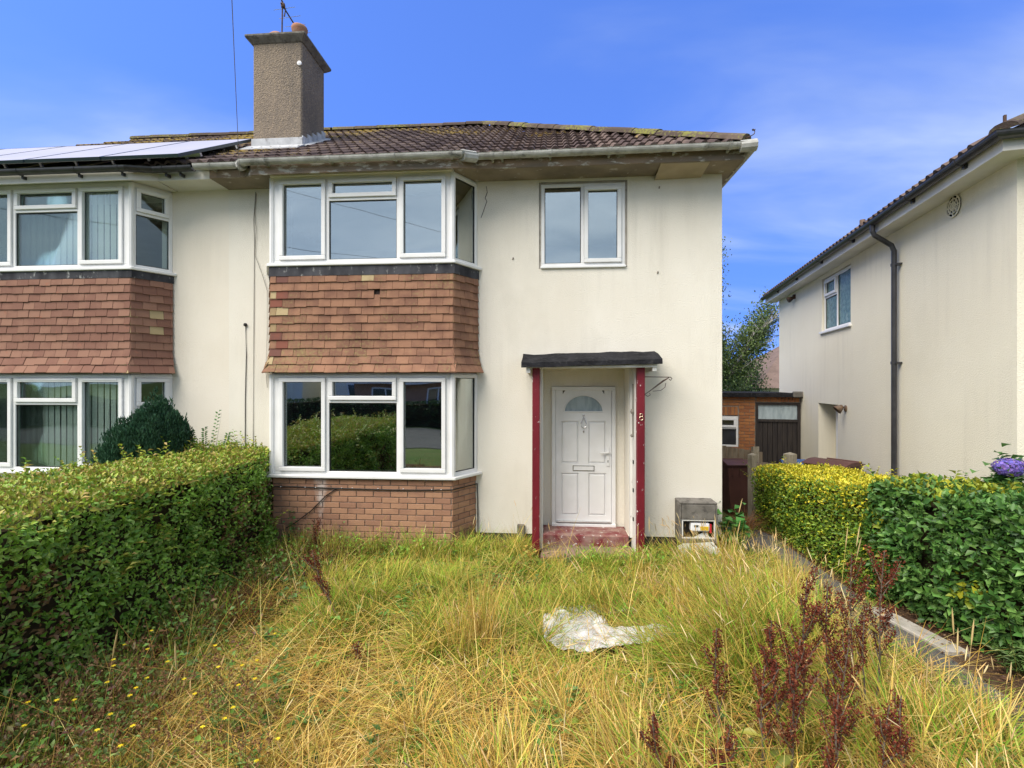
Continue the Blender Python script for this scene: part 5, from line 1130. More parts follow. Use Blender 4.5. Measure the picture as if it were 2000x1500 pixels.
hedge('dark_hedge', 'dark glossy green hedge at far right beside the tarmac path', [(3.80, 5.42, 0.98, 1.16), (3.92, 4.8, 1.12, 1.18), (4.18, 4.1, 1.15, 1.22), (4.5, 3.2, 1.2, 1.25)], 1.1, 1.2, 23000, (0.032, 0.092), col_dark, aspect=0.56, bulge=0.10, seed=14, spiky=1.3)
def col_far(P, t, v, side):
    n = len(P); return pal(n, (0.03, 0.075, 0.018), (0.05, 0.10, 0.025))
hedge('front_hedge', 'low green hedge along the street behind the viewer', [(-3.2, -2.2, 0.7, 0.75), (2.2, -2.2, 0.7, 0.75)], 0.7, 0.75, 9000, (0.05, 0.09), col_far, seed=17)
hedge('opposite_hedge', 'dark clipped hedge across the street', [(-30, -11.6, 1.0, 1.35), (14, -11.6, 1.0, 1.35)], 1.0, 1.3, 20000, (0.09, 0.16), col_far, seed=18)

# ------------------------------------------------------------------ bushes and trees
def bush_shell(n, c, r, zfrac=0.0):
    d = noise_norm(n); d[:, 2] = np.abs(d[:, 2])*1.0-zfrac; d = unit(d); rad = 1-np.abs(rng.normal(0, 0.12, n)); lump = 0.74+0.30*vnoise(d*2.6+c[0]*3, 41)+0.26*vnoise(d*7.5+c[0], 42)
    return np.array(c)+d*np.array(r)*(rad*lump)[:, None], d
con = thing('dwarf_conifer', 'dark blue-green dwarf conifer rising behind the left hedge', 'conifer', (-5.0, 5.72, 0))
MB().tube([(-5.0,5.72,-0.05), (-4.98,5.72,1.5)], [0.07, 0.03], 8).build('trunk', M['bark'], con)
f = Fol(); n = 26000; P, d = bush_shell(n, (-5.02, 5.72, 0.98), (0.52, 0.40, 0.92)); 
lean = (P[:, 2]-1.3); P[:, 0] += 0.30*np.clip(lean, -0.4, 1)*0.8; P[:, 2] += 0.10*(vnoise(P*7, 44) > 0.62)*np.maximum(0, d[:, 2])
for sx, sy, sz, sr, sh_ in ((-4.80, 5.66, 1.62, 0.13, 0.50), (-4.66, 5.70, 1.55, 0.12, 0.45), (-4.95, 5.62, 1.5, 0.12, 0.42), (-5.15, 5.65, 1.35, 0.12, 0.36), (-5.32, 5.68, 1.2, 0.11, 0.32), (-4.72, 5.58, 1.4, 0.13, 0.42)):
    m_ = 1300; tt_ = rng.random(m_)**0.7; a_ = rng.uniform(0, 6.28, m_); rr_2 = sr*1.35*(1-tt_)**0.6*np.sqrt(rng.uniform(0.35, 1, m_)); P = np.concatenate([P, np.stack([sx+rr_2*np.cos(a_), sy+rr_2*np.sin(a_), sz+tt_*sh_*0.85-0.10], 1)]); d = np.concatenate([d, np.stack([np.cos(a_), np.sin(a_), np.full(m_, 0.3)], 1)])
n = len(P)
f.leaves(P, unit(d*0.5+np.array([[0, 0, 1.0]])+noise_norm(n)*0.45), unit(d+noise_norm(n)*0.5), rng.uniform(0.03, 0.07, n), pal(n, (0.025, 0.075, 0.04), (0.04, 0.11, 0.058), (0.065, 0.15, 0.08)), 0.26)
f.build('crown', M['leaf'], con)
sh = thing('privet_shoot', 'young leafy privet shoots sticking up beside the conifer', 'shrub', (-4.45, 6.15, 1.0)); f = Fol()
for (x, y, z, dx, dz, L) in ((-4.52, 6.2, 1.38, 0.22, 1.0, 0.46), (-4.6, 6.15, 1.36, 0.05, 1, 0.25), (-4.35, 6.2, 1.34, 0.3, 1, 0.2), (-4.7, 6.1, 1.34, -0.1, 1, 0.22)):
    k = 18; t = np.linspace(0.1, 1, k); D = np.array([dx, -0.05, dz]); D /= np.linalg.norm(D); P = np.array([x, y, z])+np.outer(t*L, D); sd = np.where(np.arange(k) % 2, 1.0, -1.0)[:, None]*np.array([[1, 0.1, 0.1]])
    f.leaves(P, sd+D*0.5+noise_norm(k)*0.2, noise_norm(k)*0.5+np.array([[0, -1, 0.6]]), np.full(k, 0.05), pal(k, (0.06, 0.16, 0.03), (0.1, 0.2, 0.05)))
    f.blades(np.array([[x, y, z-0.25]]), D[None], [L+0.25], 0.006, [0.0], np.array([[0.1, 0.08, 0.04]]), K=3)
f.build('shoots', M['leaf'], sh)
def tree(name, label, loc, H, rx, n, cols, size, bark, seed, droop=0.3, crown_lo=0.25, aspect=0.6, group=None):
    rnd = random.Random(seed); t = thing(name, label, 'tree', loc, 0, group); base = Vector(loc)
    trunk = MB(); tips = []
    def limb(p, d, L, r, lev):
        pts = [p]; rs = [r]; q = p.copy(); dd = d.copy()
        for i in range(5):
            dd = (dd+Vector((rnd.gauss(0, .12), rnd.gauss(0, .12), rnd.gauss(0.03, .06)))).normalized(); q = q+dd*L/5; pts.append(q.copy()); rs.append(r*(1-0.16*(i+1)))
            if lev < 3 and i >= 1:
                for _ in range(2 if lev else 3):
                    a = rnd.uniform(0, 2*math.pi); e_ = Vector((math.cos(a), math.sin(a), rnd.uniform(0.15, 0.9))).normalized(); limb(q, (e_+dd*0.5).normalized(), L*rnd.uniform(0.34, 0.52), r*0.45, lev+1)
            if lev >= 1: tips.append((q.copy(), lev))
        trunk.tube(pts, rs, 6 if lev < 2 else 4)
    limb(base+Vector((0, 0, -0.1)), Vector((0, 0, 1)), H*0.86, H*0.018, 0)
    trunk.build('trunk', M[bark], t)
    T = np.array([p for p, l in tips]); T = T[T[:, 2] > base.z+H*crown_lo]; sc_ = np.maximum(0.2, np.abs(T[:, 0]-base.x).max()); T[:, 0] = base.x+(T[:, 0]-base.x)*rx/sc_; T[:, 1] = base.y+(T[:, 1]-base.y)*rx/sc_
    i = rng.integers(0, len(T), n); P = T[i]+rng.normal(0, 0.16+0.02*H/6, (n, 3)); P[:, 2] -= np.abs(rng.normal(0, droop, n))
    P = P[P[:, 2] > base.z+H*crown_lo*0.6]; n = len(P); f = Fol()
    f.leaves(P, noise_norm(n)*0.8+np.array([[0, 0, -0.7]]), noise_norm(n)+np.array([[0, 0, 0.5]]), rng.uniform(*size, n), pal(n, *cols), aspect); f.build('crown', M['leaf'], t)
    return t
tree('birch_tree', 'tall loose grey-green birch tree behind the brick outbuilding', (6.95, 19.5, -0.4), 6.9, 2.9, 52000, [(0.10, 0.165, 0.045), (0.14, 0.20, 0.06), (0.18, 0.23, 0.09), (0.075, 0.125, 0.035)], (0.06, 0.115), 'birch', 5, droop=0.45, crown_lo=0.12)
tree('garden_tree', 'dark bushy tree low behind the outbuilding roof', (8.6, 23.5, -0.4), 3.6, 1.9, 9000, [(0.035, 0.07, 0.02), (0.05, 0.09, 0.03)], (0.07, 0.13), 'bark', 8, crown_lo=0.1)
tree('street_tree', 'dark round tree across the street', (-9.5, -19, 0), 7.5, 3.0, 9000, [(0.03, 0.06, 0.02), (0.045, 0.08, 0.03)], (0.14, 0.24), 'bark', 9, crown_lo=0.2)
# hydrangea by the neighbour's corner
hy = thing('hydrangea', 'hydrangea with a violet-blue flower head over the far right hedge', 'shrub', (4.42, 5.04, -0.05)); f = Fol()
for k in range(26):
    a = rng.uniform(0, 6.28); x, y = 4.42+0.20*math.cos(a)*rng.random(), 5.06+0.14*math.sin(a)*rng.random(); zt = rng.uniform(0.95, 1.46)
    f.blades(np.array([[4.42, 5.04, -0.1]]), np.array([[x-4.42, y-5.04, zt+0.1]]), [zt+0.12], 0.012, [0.0], np.array([[0.10, 0.13, 0.04]]), K=4)
    m = 8; P = np.array([x, y, zt])+rng.normal(0, [0.05, 0.05, 0.10], (m, 3)); ang = rng.uniform(0, 6.28, m); A = np.stack([np.cos(ang), np.sin(ang), rng.uniform(-0.1, 0.5, m)], 1)
    f.leaves(P, A, np.array([[0, 0, 1.0]])+noise_norm(m)*0.35, rng.uniform(0.09, 0.15, m), pal(m, (0.05, 0.15, 0.03), (0.10, 0.22, 0.05), (0.04, 0.11, 0.03)), 0.62)
f.build('leaves', M['leaf'], hy)
for cx, cy, cz, r_ in ((4.30, 4.92, 1.42, 0.105), (4.66, 4.82, 1.62, 0.09)):
    f = Fol(); n = 700; d = noise_norm(n); P = np.array([cx, cy, cz])+d*np.array([1.15, 1, 0.75])*r_*(0.72+0.5*vnoise(d*3.2+cx, 91))[:, None]
    f.leaves(P, np.cross(d, noise_norm(n)), d, rng.uniform(0.018, 0.03, n), pal(n, (0.19, 0.13, 0.50), (0.28, 0.20, 0.62), (0.15, 0.14, 0.48), (0.32, 0.18, 0.5)), 0.9); f.build('flower_head', M['petal'], hy)

# ------------------------------------------------------------------ the overgrown grass
def scatter(n, x0, x1, y0, y1, keep):
    X = rng.uniform(x0, x1, n*3); Y = rng.uniform(y0, y1, n*3); k = rng.random(n*3) < keep(X, Y); X, Y = X[k][:n], Y[k][:n]
    return np.stack([X, Y, soil_z(X, Y)], 1)
def rightedge(y): return 2.80-0.16*np.exp(-((y-4.2)/0.7)**2)+0.16*np.sin(y*2.3)+0.12*np.sin(y*5.1+1)
def leftedge(y): return -3.25+0.10*np.sin(y*3)
def inside(X, Y): return ((X < rightedge(Y)) & (X > leftedge(Y)) & (Y < 6.42) & ~((X > -3.75) & (X < -1.1) & (Y > 6.02)) & ~((X > -0.14) & (X < 1.24) & (Y > 5.98))).astype(float)
def sheet_d(X, Y): return ((X-0.54)/0.68)**2+((Y-4.08)/0.52)**2
def hedge_d(X, Y): return np.clip((X+3.05)/0.75, 0, 1)            # bare dark soil along the left hedge
def bare(X, Y): return np.minimum(1, np.maximum(sheet_d(X, Y), 0.02))*(0.15+0.85*hedge_d(X, Y))*np.where(((X-0.55)/0.5)**2+((Y-5.72)/0.16)**2 < 1, 0.25, 1)
def dry(X, Y):                                                     # 0 green .. 1 straw
    b = 0.48-0.19*(Y-2.6)+0.55*(vnoise(np.stack([X*1.1, Y*1.1], 1), 51)-0.5)+0.25*(vnoise(np.stack([X*3, Y*3], 1), 52)-0.5)
    b += 0.25*np.exp(-(((X+1.6)/0.9)**2+((Y-3.6)/0.55)**2)); b += 0.15*(X > 1.2)-0.22*np.exp(-(((X+0.4)/0.8)**2+((Y-4.6)/0.6)**2)); return np.clip(b, 0.04, 0.96)
def tall(X, Y):                                                    # local height of the sward
    h = 0.24+0.20*np.exp(-(((X-1.5)/0.8)**2+((Y-4.1)/1.2)**2))+0.10*np.exp(-(((X+0.2)/1.0)**2+((Y-2.6)/0.7)**2)); h = h*np.where(Y > 5.5, 0.72, 1)
    h += 0.16*np.exp(-((Y-6.05)/0.22)**2)*(X < -0.3)+0.14*np.exp(-(((X-1.6)/0.4)**2+((Y-6.1)/0.25)**2))
    h *= 1-0.45*np.exp(-(((X+1.6)/0.8)**2+((Y-3.55)/0.5)**2)); h = h*np.where((X < 0.3) & (Y < 3.7), 0.62, 1)
    return h*(0.35+1.35*vnoise(np.stack([X*2.0, Y*2.0], 1), 53))
GREEN = [(0.15, 0.31, 0.025), (0.22, 0.39, 0.035), (0.10, 0.22, 0.025), (0.29, 0.42, 0.045)]
STRAW = [(0.58, 0.38, 0.075), (0.70, 0.50, 0.13), (0.46, 0.26, 0.06), (0.76, 0.60, 0.24), (0.40, 0.21, 0.06)]
OLIVE = [(0.40, 0.38, 0.06), (0.48, 0.43, 0.08), (0.33, 0.34, 0.05)]
def gcol(P, bias=0.0):
    n = len(P); d = np.clip(dry(P[:, 0], P[:, 1])+bias, 0, 1); r = rng.random(n)
    c = np.where((r < d)[:, None], pal(n, *STRAW), np.where((rng.random(n) < 0.45)[:, None], pal(n, *OLIVE), pal(n, *GREEN))); return c
# one field of lean: wind-laid swirls
def lean(P):
    a = 6.5*vnoise(np.stack([P[:, 0]*0.75+9, P[:, 1]*0.75], 1), 54)+rng.normal(0, 1.0, len(P)); return np.stack([np.cos(a), np.sin(a), np.zeros(len(P))], 1)
g = Fol()
def near_keep(X, Y): return inside(X, Y)*bare(X, Y)*np.where(((X-1.35)/0.75)**2+((Y-2.85)/0.55)**2 < 1, 0.45, 1)*np.clip(0.06+2.0*(vnoise(np.stack([X*3.1, Y*3.1], 1), 55)-0.30), 0.04, 1)*np.where((X < -1.4) & (Y < 3.1), 0.4, np.where((X < 0.2) & (Y < 3.7), 0.6, 1))
# flattened thatch
n = 36000; P = scatter(n, -3.4, 2.8, 0.8, 6.45, lambda X, Y: inside(X, Y)*np.clip(bare(X, Y)+0.12, 0, 1)*(0.35+0.65*dry(X, Y))); n = len(P); P[:, 2] += rng.uniform(0.0, 0.09, n)
D = lean(P)+np.array([[0, 0, 0.28]])*rng.random((n, 1))+noise_norm(n)*0.22; D[:, 2] = np.abs(D[:, 2])*0.7
g.blades(P, D, rng.uniform(0.2, 0.65, n), rng.uniform(0.004, 0.0088, n), rng.uniform(0.05, 0.22, n), gcol(P, 0.14), K=4)
g.build('dry_grass_thatch', M['grass']); props(bpy.data.objects['dry_grass_thatch'], 'flattened straw-coloured grass matted over the front garden', 'grass', kind='stuff')
# standing blades in tufts
g = Fol(); nc = 4600; C = scatter(nc, -3.4, 2.8, 0.8, 6.45, near_keep); nc = len(C); per = 13
P = np.repeat(C, per, 0)+np.concatenate([rng.normal(0, 0.022, (nc*per, 2)), np.zeros((nc*per, 1))], 1); n = len(P)
k = inside(P[:, 0], P[:, 1]) > 0; P = P[k]; n = len(P); P[:, 2] = soil_z(P[:, 0], P[:, 1])
h = tall(P[:, 0], P[:, 1]); D = np.array([[0, 0, 1.0]])+lean(P)*rng.uniform(0.1, 0.75, (n, 1))+noise_norm(n)*0.3; D[:, 2] = np.abs(D[:, 2])
c = gcol(P, -0.10); tip = np.where((rng.random(n) < 0.35)[:, None], pal(n, *STRAW), c*1.1)
nb = np.clip(1.45-0.13*(P[:, 1]-2.0), 0.95, 1.5); g.blades(P, D, h*nb*rng.uniform(0.55, 1.4, n), nb*rng.uniform(0.0045, 0.0098, n), rng.uniform(0.1, 0.75, n), c, np.clip(tip, 0, 0.9), K=5)
g.build('meadow_grass', M['grass']); props(bpy.data.objects['meadow_grass'], 'long mixed green and yellow grass across the front garden', 'grass', kind='stuff')
# long straws fallen across each other
g = Fol(); n = 8000; P = scatter(n, -3.2, 2.75, 0.9, 6.35, lambda X, Y: inside(X, Y)*np.clip(bare(X, Y)+0.1, 0, 1)*(0.25+0.75*dry(X, Y))); n = len(P); P[:, 2] += rng.uniform(0.01, 0.14, n)
D = noise_norm(n); D[:, 2] = np.abs(D[:, 2])*0.55; g.blades(P, D, rng.uniform(0.25, 0.8, n), rng.uniform(0.003, 0.0062, n), rng.uniform(0.0, 0.25, n), pal(n, *STRAW), K=4)
g.build('fallen_straws', M['grass']); props(bpy.data.objects['fallen_straws'], 'long dry straws fallen across each other in the grass', 'straw', kind='stuff')
# rosettes of small broad leaves between the grass
g = Fol(); C = scatter(260, -3.0, 2.6, 1.6, 6.3, lambda X, Y: inside(X, Y)*bare(X, Y)*(0.2+0.8*(vnoise(np.stack([X*1.3, Y*1.3], 1), 57) > 0.5))); P = np.repeat(C, 14, 0); n = len(P); P[:, 2] += rng.uniform(0.03, 0.16, n); P[:, :2] += rng.normal(0, 0.05, (n, 2)); a = rng.uniform(0, 6.28, n)
g.leaves(P, np.stack([np.cos(a), np.sin(a), rng.uniform(-0.1, 0.6, n)], 1), np.array([[0, 0, 1.0]])+noise_norm(n)*0.4, rng.uniform(0.03, 0.075, n), np.repeat(pal(len(C), (0.10, 0.24, 0.04), (0.16, 0.32, 0.05), (0.26, 0.34, 0.05), (0.08, 0.18, 0.04)), 14, 0)*rng.uniform(0.7, 1.2, (n, 1)), 0.55)
g.build('ground_weeds', M['leaf']); props(bpy.data.objects['ground_weeds'], 'small broad-leaved weeds dotted through the grass', 'weeds', kind='stuff')
# tussocks: dense fountains of long blades
g = Fol(); ts = [(-0.05, 4.0, 0), (-0.55, 3.95, 1), (0.95, 3.7, 0), (1.7, 4.6, 1), (2.2, 4.2, 1), (1.3, 5.0, 0), (-1.2, 5.0, 0), (-2.0, 5.2, 0), (-0.5, 5.6, 0), (0.3, 5.2, 0), (0.1, 3.1, 1), (-0.8, 2.9, 1), (1.9, 3.9, 1), (-1.0, 4.2, 0), (-1.7, 4.7, 0), (2.3, 5.3, 1), (1.9, 5.6, 0), (0.6, 5.6, 0), (-0.2, 2.5, 1), (-1.2, 2.4, 1), (-2.4, 5.6, 0), (1.25, 3.9, 1)]
for x, y, kd in ts:
    n = int(rng.uniform(150, 260)); P = np.array([[x, y, 0.01]])+np.concatenate([rng.normal(0, 0.045, (n, 2)), np.zeros((n, 1))], 1); D = np.array([[0, 0, 1.0]])+noise_norm(n)*0.55; D[:, 2] = np.abs(D[:, 2])
    c = pal(n, *(GREEN+OLIVE[:1])) if kd == 0 else np.where((rng.random(n) < 0.3)[:, None], pal(n, *OLIVE), pal(n, *STRAW)); g.blades(P, D, rng.uniform(0.25, 0.55, n)*(1.0 if y < 5.1 else 0.7), rng.uniform(0.004, 0.009, n), rng.uniform(0.2, 0.85, n), c, np.clip(np.where((rng.random(n) < 0.5)[:, None], pal(n, *STRAW), c), 0, 0.9), K=6)
for x, y, hh, m_ in ((-0.55, 3.95, 0.80, 190), (-0.72, 3.8, 0.62, 90), (1.9, 5.3, 0.62, 120), (2.25, 4.6, 0.68, 130), (1.6, 5.65, 0.5, 100), (2.4, 5.1, 0.6, 120), (1.0, 5.3, 0.45, 90), (-2.6, 5.6, 0.55, 110), (-1.6, 5.85, 0.4, 90), (-0.6, 6.1, 0.38, 80), (1.75, 6.15, 0.42, 90), (2.1, 5.9, 0.6, 100), (0.1, 5.85, 0.32, 70), (0.75, 5.85, 0.30, 70), (-3.0, 5.7, 0.5, 80), (1.2, 4.5, 0.6, 120), (1.55, 4.1, 0.62, 120), (-0.5, 2.5, 0.42, 60), (-1.4, 5.6, 0.45, 80), (-2.2, 5.8, 0.5, 90), (0.35, 3.2, 0.45, 80)):
    P = np.array([[x, y, 0.01]])+np.concatenate([rng.normal(0, 0.075, (m_, 2)), np.zeros((m_, 1))], 1); D = np.array([[0, 0, 1.0]])+noise_norm(m_)*0.2; D[:, 2] = np.abs(D[:, 2]); c = np.where((rng.random(m_) < (0.35 if y < 5.4 else 0.75))[:, None], pal(m_, *(OLIVE+GREEN[1:2])), pal(m_, *STRAW))
    g.blades(P, D, hh*rng.uniform(0.6, 1.08, m_), rng.uniform(0.0035, 0.007, m_), rng.uniform(0.0, 0.28, m_), c, np.clip(np.where((rng.random(m_) < 0.6)[:, None], pal(m_, *STRAW), c), 0, 0.9), K=5)
g.build('grass_tussocks', M['grass']); props(bpy.data.objects['grass_tussocks'], 'drooping tussocks of coarse green and straw-coloured grass', 'grass', kind='stuff')
# flowering stalks with seed heads
g = Fol(); n = 2400; P = scatter(n, -3.3, 2.75, 0.9, 6.4, lambda X, Y: near_keep(X, Y)*np.clip(0.10+0.8*(X > 0.9)+0.35*(Y < 3.4)+0.5*np.exp(-(((X+0.55)/0.3)**2+((Y-3.9)/0.3)**2)), 0, 1)*np.where(((X-0.42)/0.7)**2+((Y-4.05)/0.45)**2 < 1, 0.2, 1)); n = len(P)
D = np.array([[0, 0, 1.0]])+lean(P)*rng.uniform(0.05, 0.4, (n, 1))+noise_norm(n)*0.14; L = np.clip(tall(P[:, 0], P[:, 1])*rng.uniform(1.1, 2.1, n), 0.25, 0.85)
c = np.where((rng.random(n) < 0.3)[:, None], pal(n, *OLIVE), pal(n, *STRAW)); ctr = g.blades(P, D, L, 0.0036, rng.uniform(0.02, 0.3, n), c, K=5)
a, b = ctr[:, -2], ctr[:, -1]; T = unit(b-a); hl = rng.uniform(0.05, 0.11, n)[:, None]; T2 = unit(T+np.array([[0, 0, -0.5]])*rng.random((n, 1)))
g.spindles(b-T*hl*0.1, b+T2*hl, rng.uniform(0.0026, 0.0048, n), pal(n, (0.66, 0.44, 0.20), (0.66, 0.55, 0.30), (0.50, 0.34, 0.13)))
g.build('seeding_grass_stalks', M['grass']); props(bpy.data.objects['seeding_grass_stalks'], 'tall straw-coloured grass stalks with seed heads above the lawn', 'grass', kind='stuff')
# verge along the path, under the hedges and in the tarmac
g = Fol(); n = 15000
X = np.concatenate([rng.normal(3.16, 0.09, n//3), rng.uniform(2.42, 3.12, n//3), rng.normal(2.66, 0.2, n-2*(n//3))]); Y = rng.uniform(2.2, 9.2, n); kk = (vnoise(np.stack([X*3.2, Y*1.9], 1), 61) > np.where(X > 3.05, 0.45, np.where(Y > 5.4, 0.50, 0.50))) & ~((X > 3.02) & (Y > 4.15) & (Y < 5.05)); X, Y = X[kk], Y[kk]; n = len(X)
P = np.stack([X, Y, gz(X, Y)+0.004], 1); D = np.array([[0, 0, 0.7]])+noise_norm(n)*0.8; D[:, 2] = np.abs(D[:, 2])
g.blades(P, D, rng.uniform(0.06, 0.24, n), rng.uniform(0.003, 0.006, n), rng.uniform(0.2, 0.6, n), np.where((rng.random(n) < 0.5)[:, None], pal(n, *STRAW), pal(n, *GREEN)), K=4)
g.build('path_verge_grass', M['grass']); props(bpy.data.objects['path_verge_grass'], 'scruffy grass growing along and through the tarmac path', 'grass', kind='stuff')
# fallen leaves and litter under the right hedge and by the left one
g = Fol(); n = 2600; X = np.concatenate([rng.normal(3.42, 0.12, n//2), rng.normal(-3.0, 0.28, n-n//2)]); Y = rng.uniform(2.0, 7.5, n); P = np.stack([X, Y, gz(X, Y)+np.where(X < 0, 0.03, 0.012)+0.02*rng.random(n)], 1)
g.leaves(P, noise_norm(n)*np.array([1, 1, 0.15]), np.array([[0, 0, 1.0]])+noise_norm(n)*0.4, rng.uniform(0.02, 0.045, n), pal(n, (0.20, 0.11, 0.05), (0.12, 0.07, 0.04), (0.30, 0.19, 0.09), (0.10, 0.05, 0.03)), 0.55)
g.build('leaf_litter', M['leaf']); props(bpy.data.objects['leaf_litter'], 'brown fallen leaves under the hedges', 'leaf litter', kind='stuff')
for nm, lab, poly in (('soil_bed', 0, [(3.2, 2.2), (5.0, 2.2), (4.4, 5.2), (4.3, 8.0), (3.2, 8.0)]), ('soil_bed', 0, [(-5.2, -1.0), (-3.45, -1.0), (-3.45, 6.45), (-5.0, 6.45)])):
    m = MB(); gxs = np.linspace(min(p[0] for p in poly), max(p[0] for p in poly), 12); gys = np.linspace(min(p[1] for p in poly), max(p[1] for p in poly), 22)
    props(from_mesh(nm, grid_mesh(nm, gxs, gys, lambda x, y: gz(x, y)-0.008, M['soil'])), kind='structure')
# ------------------------------------------------------------------ dock plants, each its own thing
def dock(label, x, y, h, branches, lx=0.0, ly=0.0, tone=0, leaf=True, scale=1.0):
    z = float(soil_z(np.array([x]), np.array([y]))[0]); d = thing('dock_plant', label, 'weed', (x, y, z), 0, 'dead dock plants in the grass'); st = MB(); f = Fol(); rnd = random.Random(int(x*1000+y*77))
    top = Vector((x+lx, y+ly, z+h)); base = Vector((x, y, z-0.02)); pt = lambda t: base.lerp(top, t)+Vector((0.012*math.sin(7*t), 0.012*math.cos(5*t), 0))
    st.tube([pt(t/6) for t in range(7)], [0.007*(1-0.09*t) for t in range(7)], 5)
    SA, SB = [], []
    def head(p, q, dens):
        k = max(3, int((q-p).length*dens)); SA.extend([p.lerp(q, i/k) for i in range(k)])
    head(pt(0.62), pt(1.0), 95)
    branches = max(4, int(branches*0.75))
    for i in range(branches):
        t = 0.30+0.6*i/branches+rnd.uniform(-.03, .03); p = pt(t); a = rnd.uniform(0, 6.28); L = h*rnd.uniform(0.20, 0.42)*(1.2-t*0.7); q = p+Vector((math.cos(a)*0.55, math.sin(a)*0.55, 1)).normalized()*L+Vector((lx, ly, 0))*0.2
        st.tube([p, p.lerp(q, 0.5)+Vector((math.cos(a), math.sin(a), 0))*0.012, q], [0.0045, 0.0035, 0.002], 4); head(p.lerp(q, 0.30), q, 105)
    st.build('stem', M['bark'], d)
    A = np.array([tuple(p) for p in SA]); k = 9; P = np.repeat(A, k, 0)+rng.normal(0, 0.0085*scale, (len(A)*k, 3)); n = len(P)
    dirs = unit(P-np.repeat(A, k, 0)+np.array([[0, 0, 0.006]])); cols = pal(n, (0.13, 0.03, 0.018), (0.19, 0.045, 0.026), (0.08, 0.02, 0.014), (0.25, 0.085, 0.04))
    f.leaves(P, dirs, noise_norm(n), rng.uniform(0.009, 0.017, n), cols, 0.8); props(f.build('seed_heads', M['grass'], d), kind='stuff')
    if leaf:
        f = Fol(); m = rnd.randint(3, 6)
        for i in range(m):
            t = rnd.uniform(0.08, 0.55); p = pt(t); a = rnd.uniform(0, 6.28); f.leaves(np.array([tuple(p)]), np.array([[math.cos(a), math.sin(a), rnd.uniform(-0.6, 0.5)]]), np.array([[0.2, -0.4, 1.0]]), [rnd.uniform(0.07, 0.14)], pal(1, (0.36, 0.30, 0.05), (0.20, 0.26, 0.04), (0.30, 0.16, 0.06)), 0.36)
        f.build('leaves', M['leaf'], d)
docks = [(1.50, 3.05, 0.93, 15, 0.03, 0, 'tall dark red dock spire, tallest of the foreground clump'), (1.33, 2.95, 0.74, 13, -0.05, 0, 'bushy dark red dock just left of the tallest spire'), (1.72, 3.18, 0.86, 9, 0.0, 0, 'slim dark red dock just right of the tallest spire'),
    (0.98, 2.92, 0.70, 9, -0.02, 0, 'narrow dark red dock between the white sheet and the tall clump'), (1.14, 2.75, 0.60, 10, 0.02, 0, 'short dark red dock in front of the narrow one'), (0.62, 2.55, 0.42, 7, -0.10, 0.02, 'low dark red dock leaning left near the bottom edge'),
    (1.98, 3.25, 0.66, 5, 0.0, 0, 'single slim dark red dock spike before the tarmac path'), (2.16, 3.42, 0.98, 12, 0.05, 0, 'branching dark red dock nearest the pale kerb edging'), (2.08, 3.55, 0.92, 8, 0.0, 0, 'upright dark red dock behind the one nearest the kerb'),
    (1.62, 2.55, 0.55, 10, 0.05, 0, 'dark red dock at the bottom edge right of the clump'), (1.40, 2.50, 0.62, 13, 0.0, 0, 'dense dark red dock at the bottom edge below the tallest spire'),
    (1.22, 2.62, 0.80, 14, 0.06, 0, 'broad dark red dock low in the middle of the clump'), (1.56, 2.82, 0.72, 13, 0.08, 0, 'bushy dark red dock leaning right under the tallest spire'), (1.84, 2.72, 0.5, 9, 0.0, 0, 'low dark red dock between the clump and the path'), (0.84, 2.48, 0.46, 9, 0.04, 0, 'low dark red dock beside the leaning one at the bottom'),
    (-1.83, 4.15, 0.66, 11, -0.34, 0.12, 'dark red dock leaning left in the middle of the grass'), (-1.42, 3.62, 0.22, 5, -0.05, 0, 'tiny broken dark red dock stub in the matted grass'), (-2.85, 5.75, 0.55, 8, 0.02, 0, 'small dark red dock beside the end of the left hedge')]
for x, y, h, b, lx, ly, lab in docks: dock(lab, x, y, h*(1.1 if x > 0.5 else 1.0), b, lx, ly)
# withered maroon growth at the foot of the left hedge
g = Fol(); n = 9500; X = rng.normal(-2.80, 0.30, n); Y = rng.uniform(2.6, 6.0, n); k = vnoise(np.stack([X*2.6, Y*2.6], 1), 71) > 0.42; X, Y = X[k], Y[k]; n = len(X)
P = np.stack([X, Y, gz(X, Y)+0.02], 1); D = np.array([[0, 0, 0.7]])+noise_norm(n)*0.8; D[:, 2] = np.abs(D[:, 2]); ctr = g.blades(P, D, rng.uniform(0.1, 0.5, n), 0.0035, rng.uniform(0, 0.4, n), pal(n, (0.10, 0.025, 0.022), (0.07, 0.03, 0.02), (0.20, 0.10, 0.05)), K=4)
m = n; g.leaves(ctr[:, 2], noise_norm(m), noise_norm(m), rng.uniform(0.012, 0.03, m), pal(m, (0.11, 0.022, 0.02), (0.07, 0.02, 0.016), (0.16, 0.06, 0.03)), 0.6)
g.build('withered_undergrowth', M['grass']); props(bpy.data.objects['withered_undergrowth'], 'dead maroon undergrowth along the foot of the left hedge', 'undergrowth', kind='stuff')
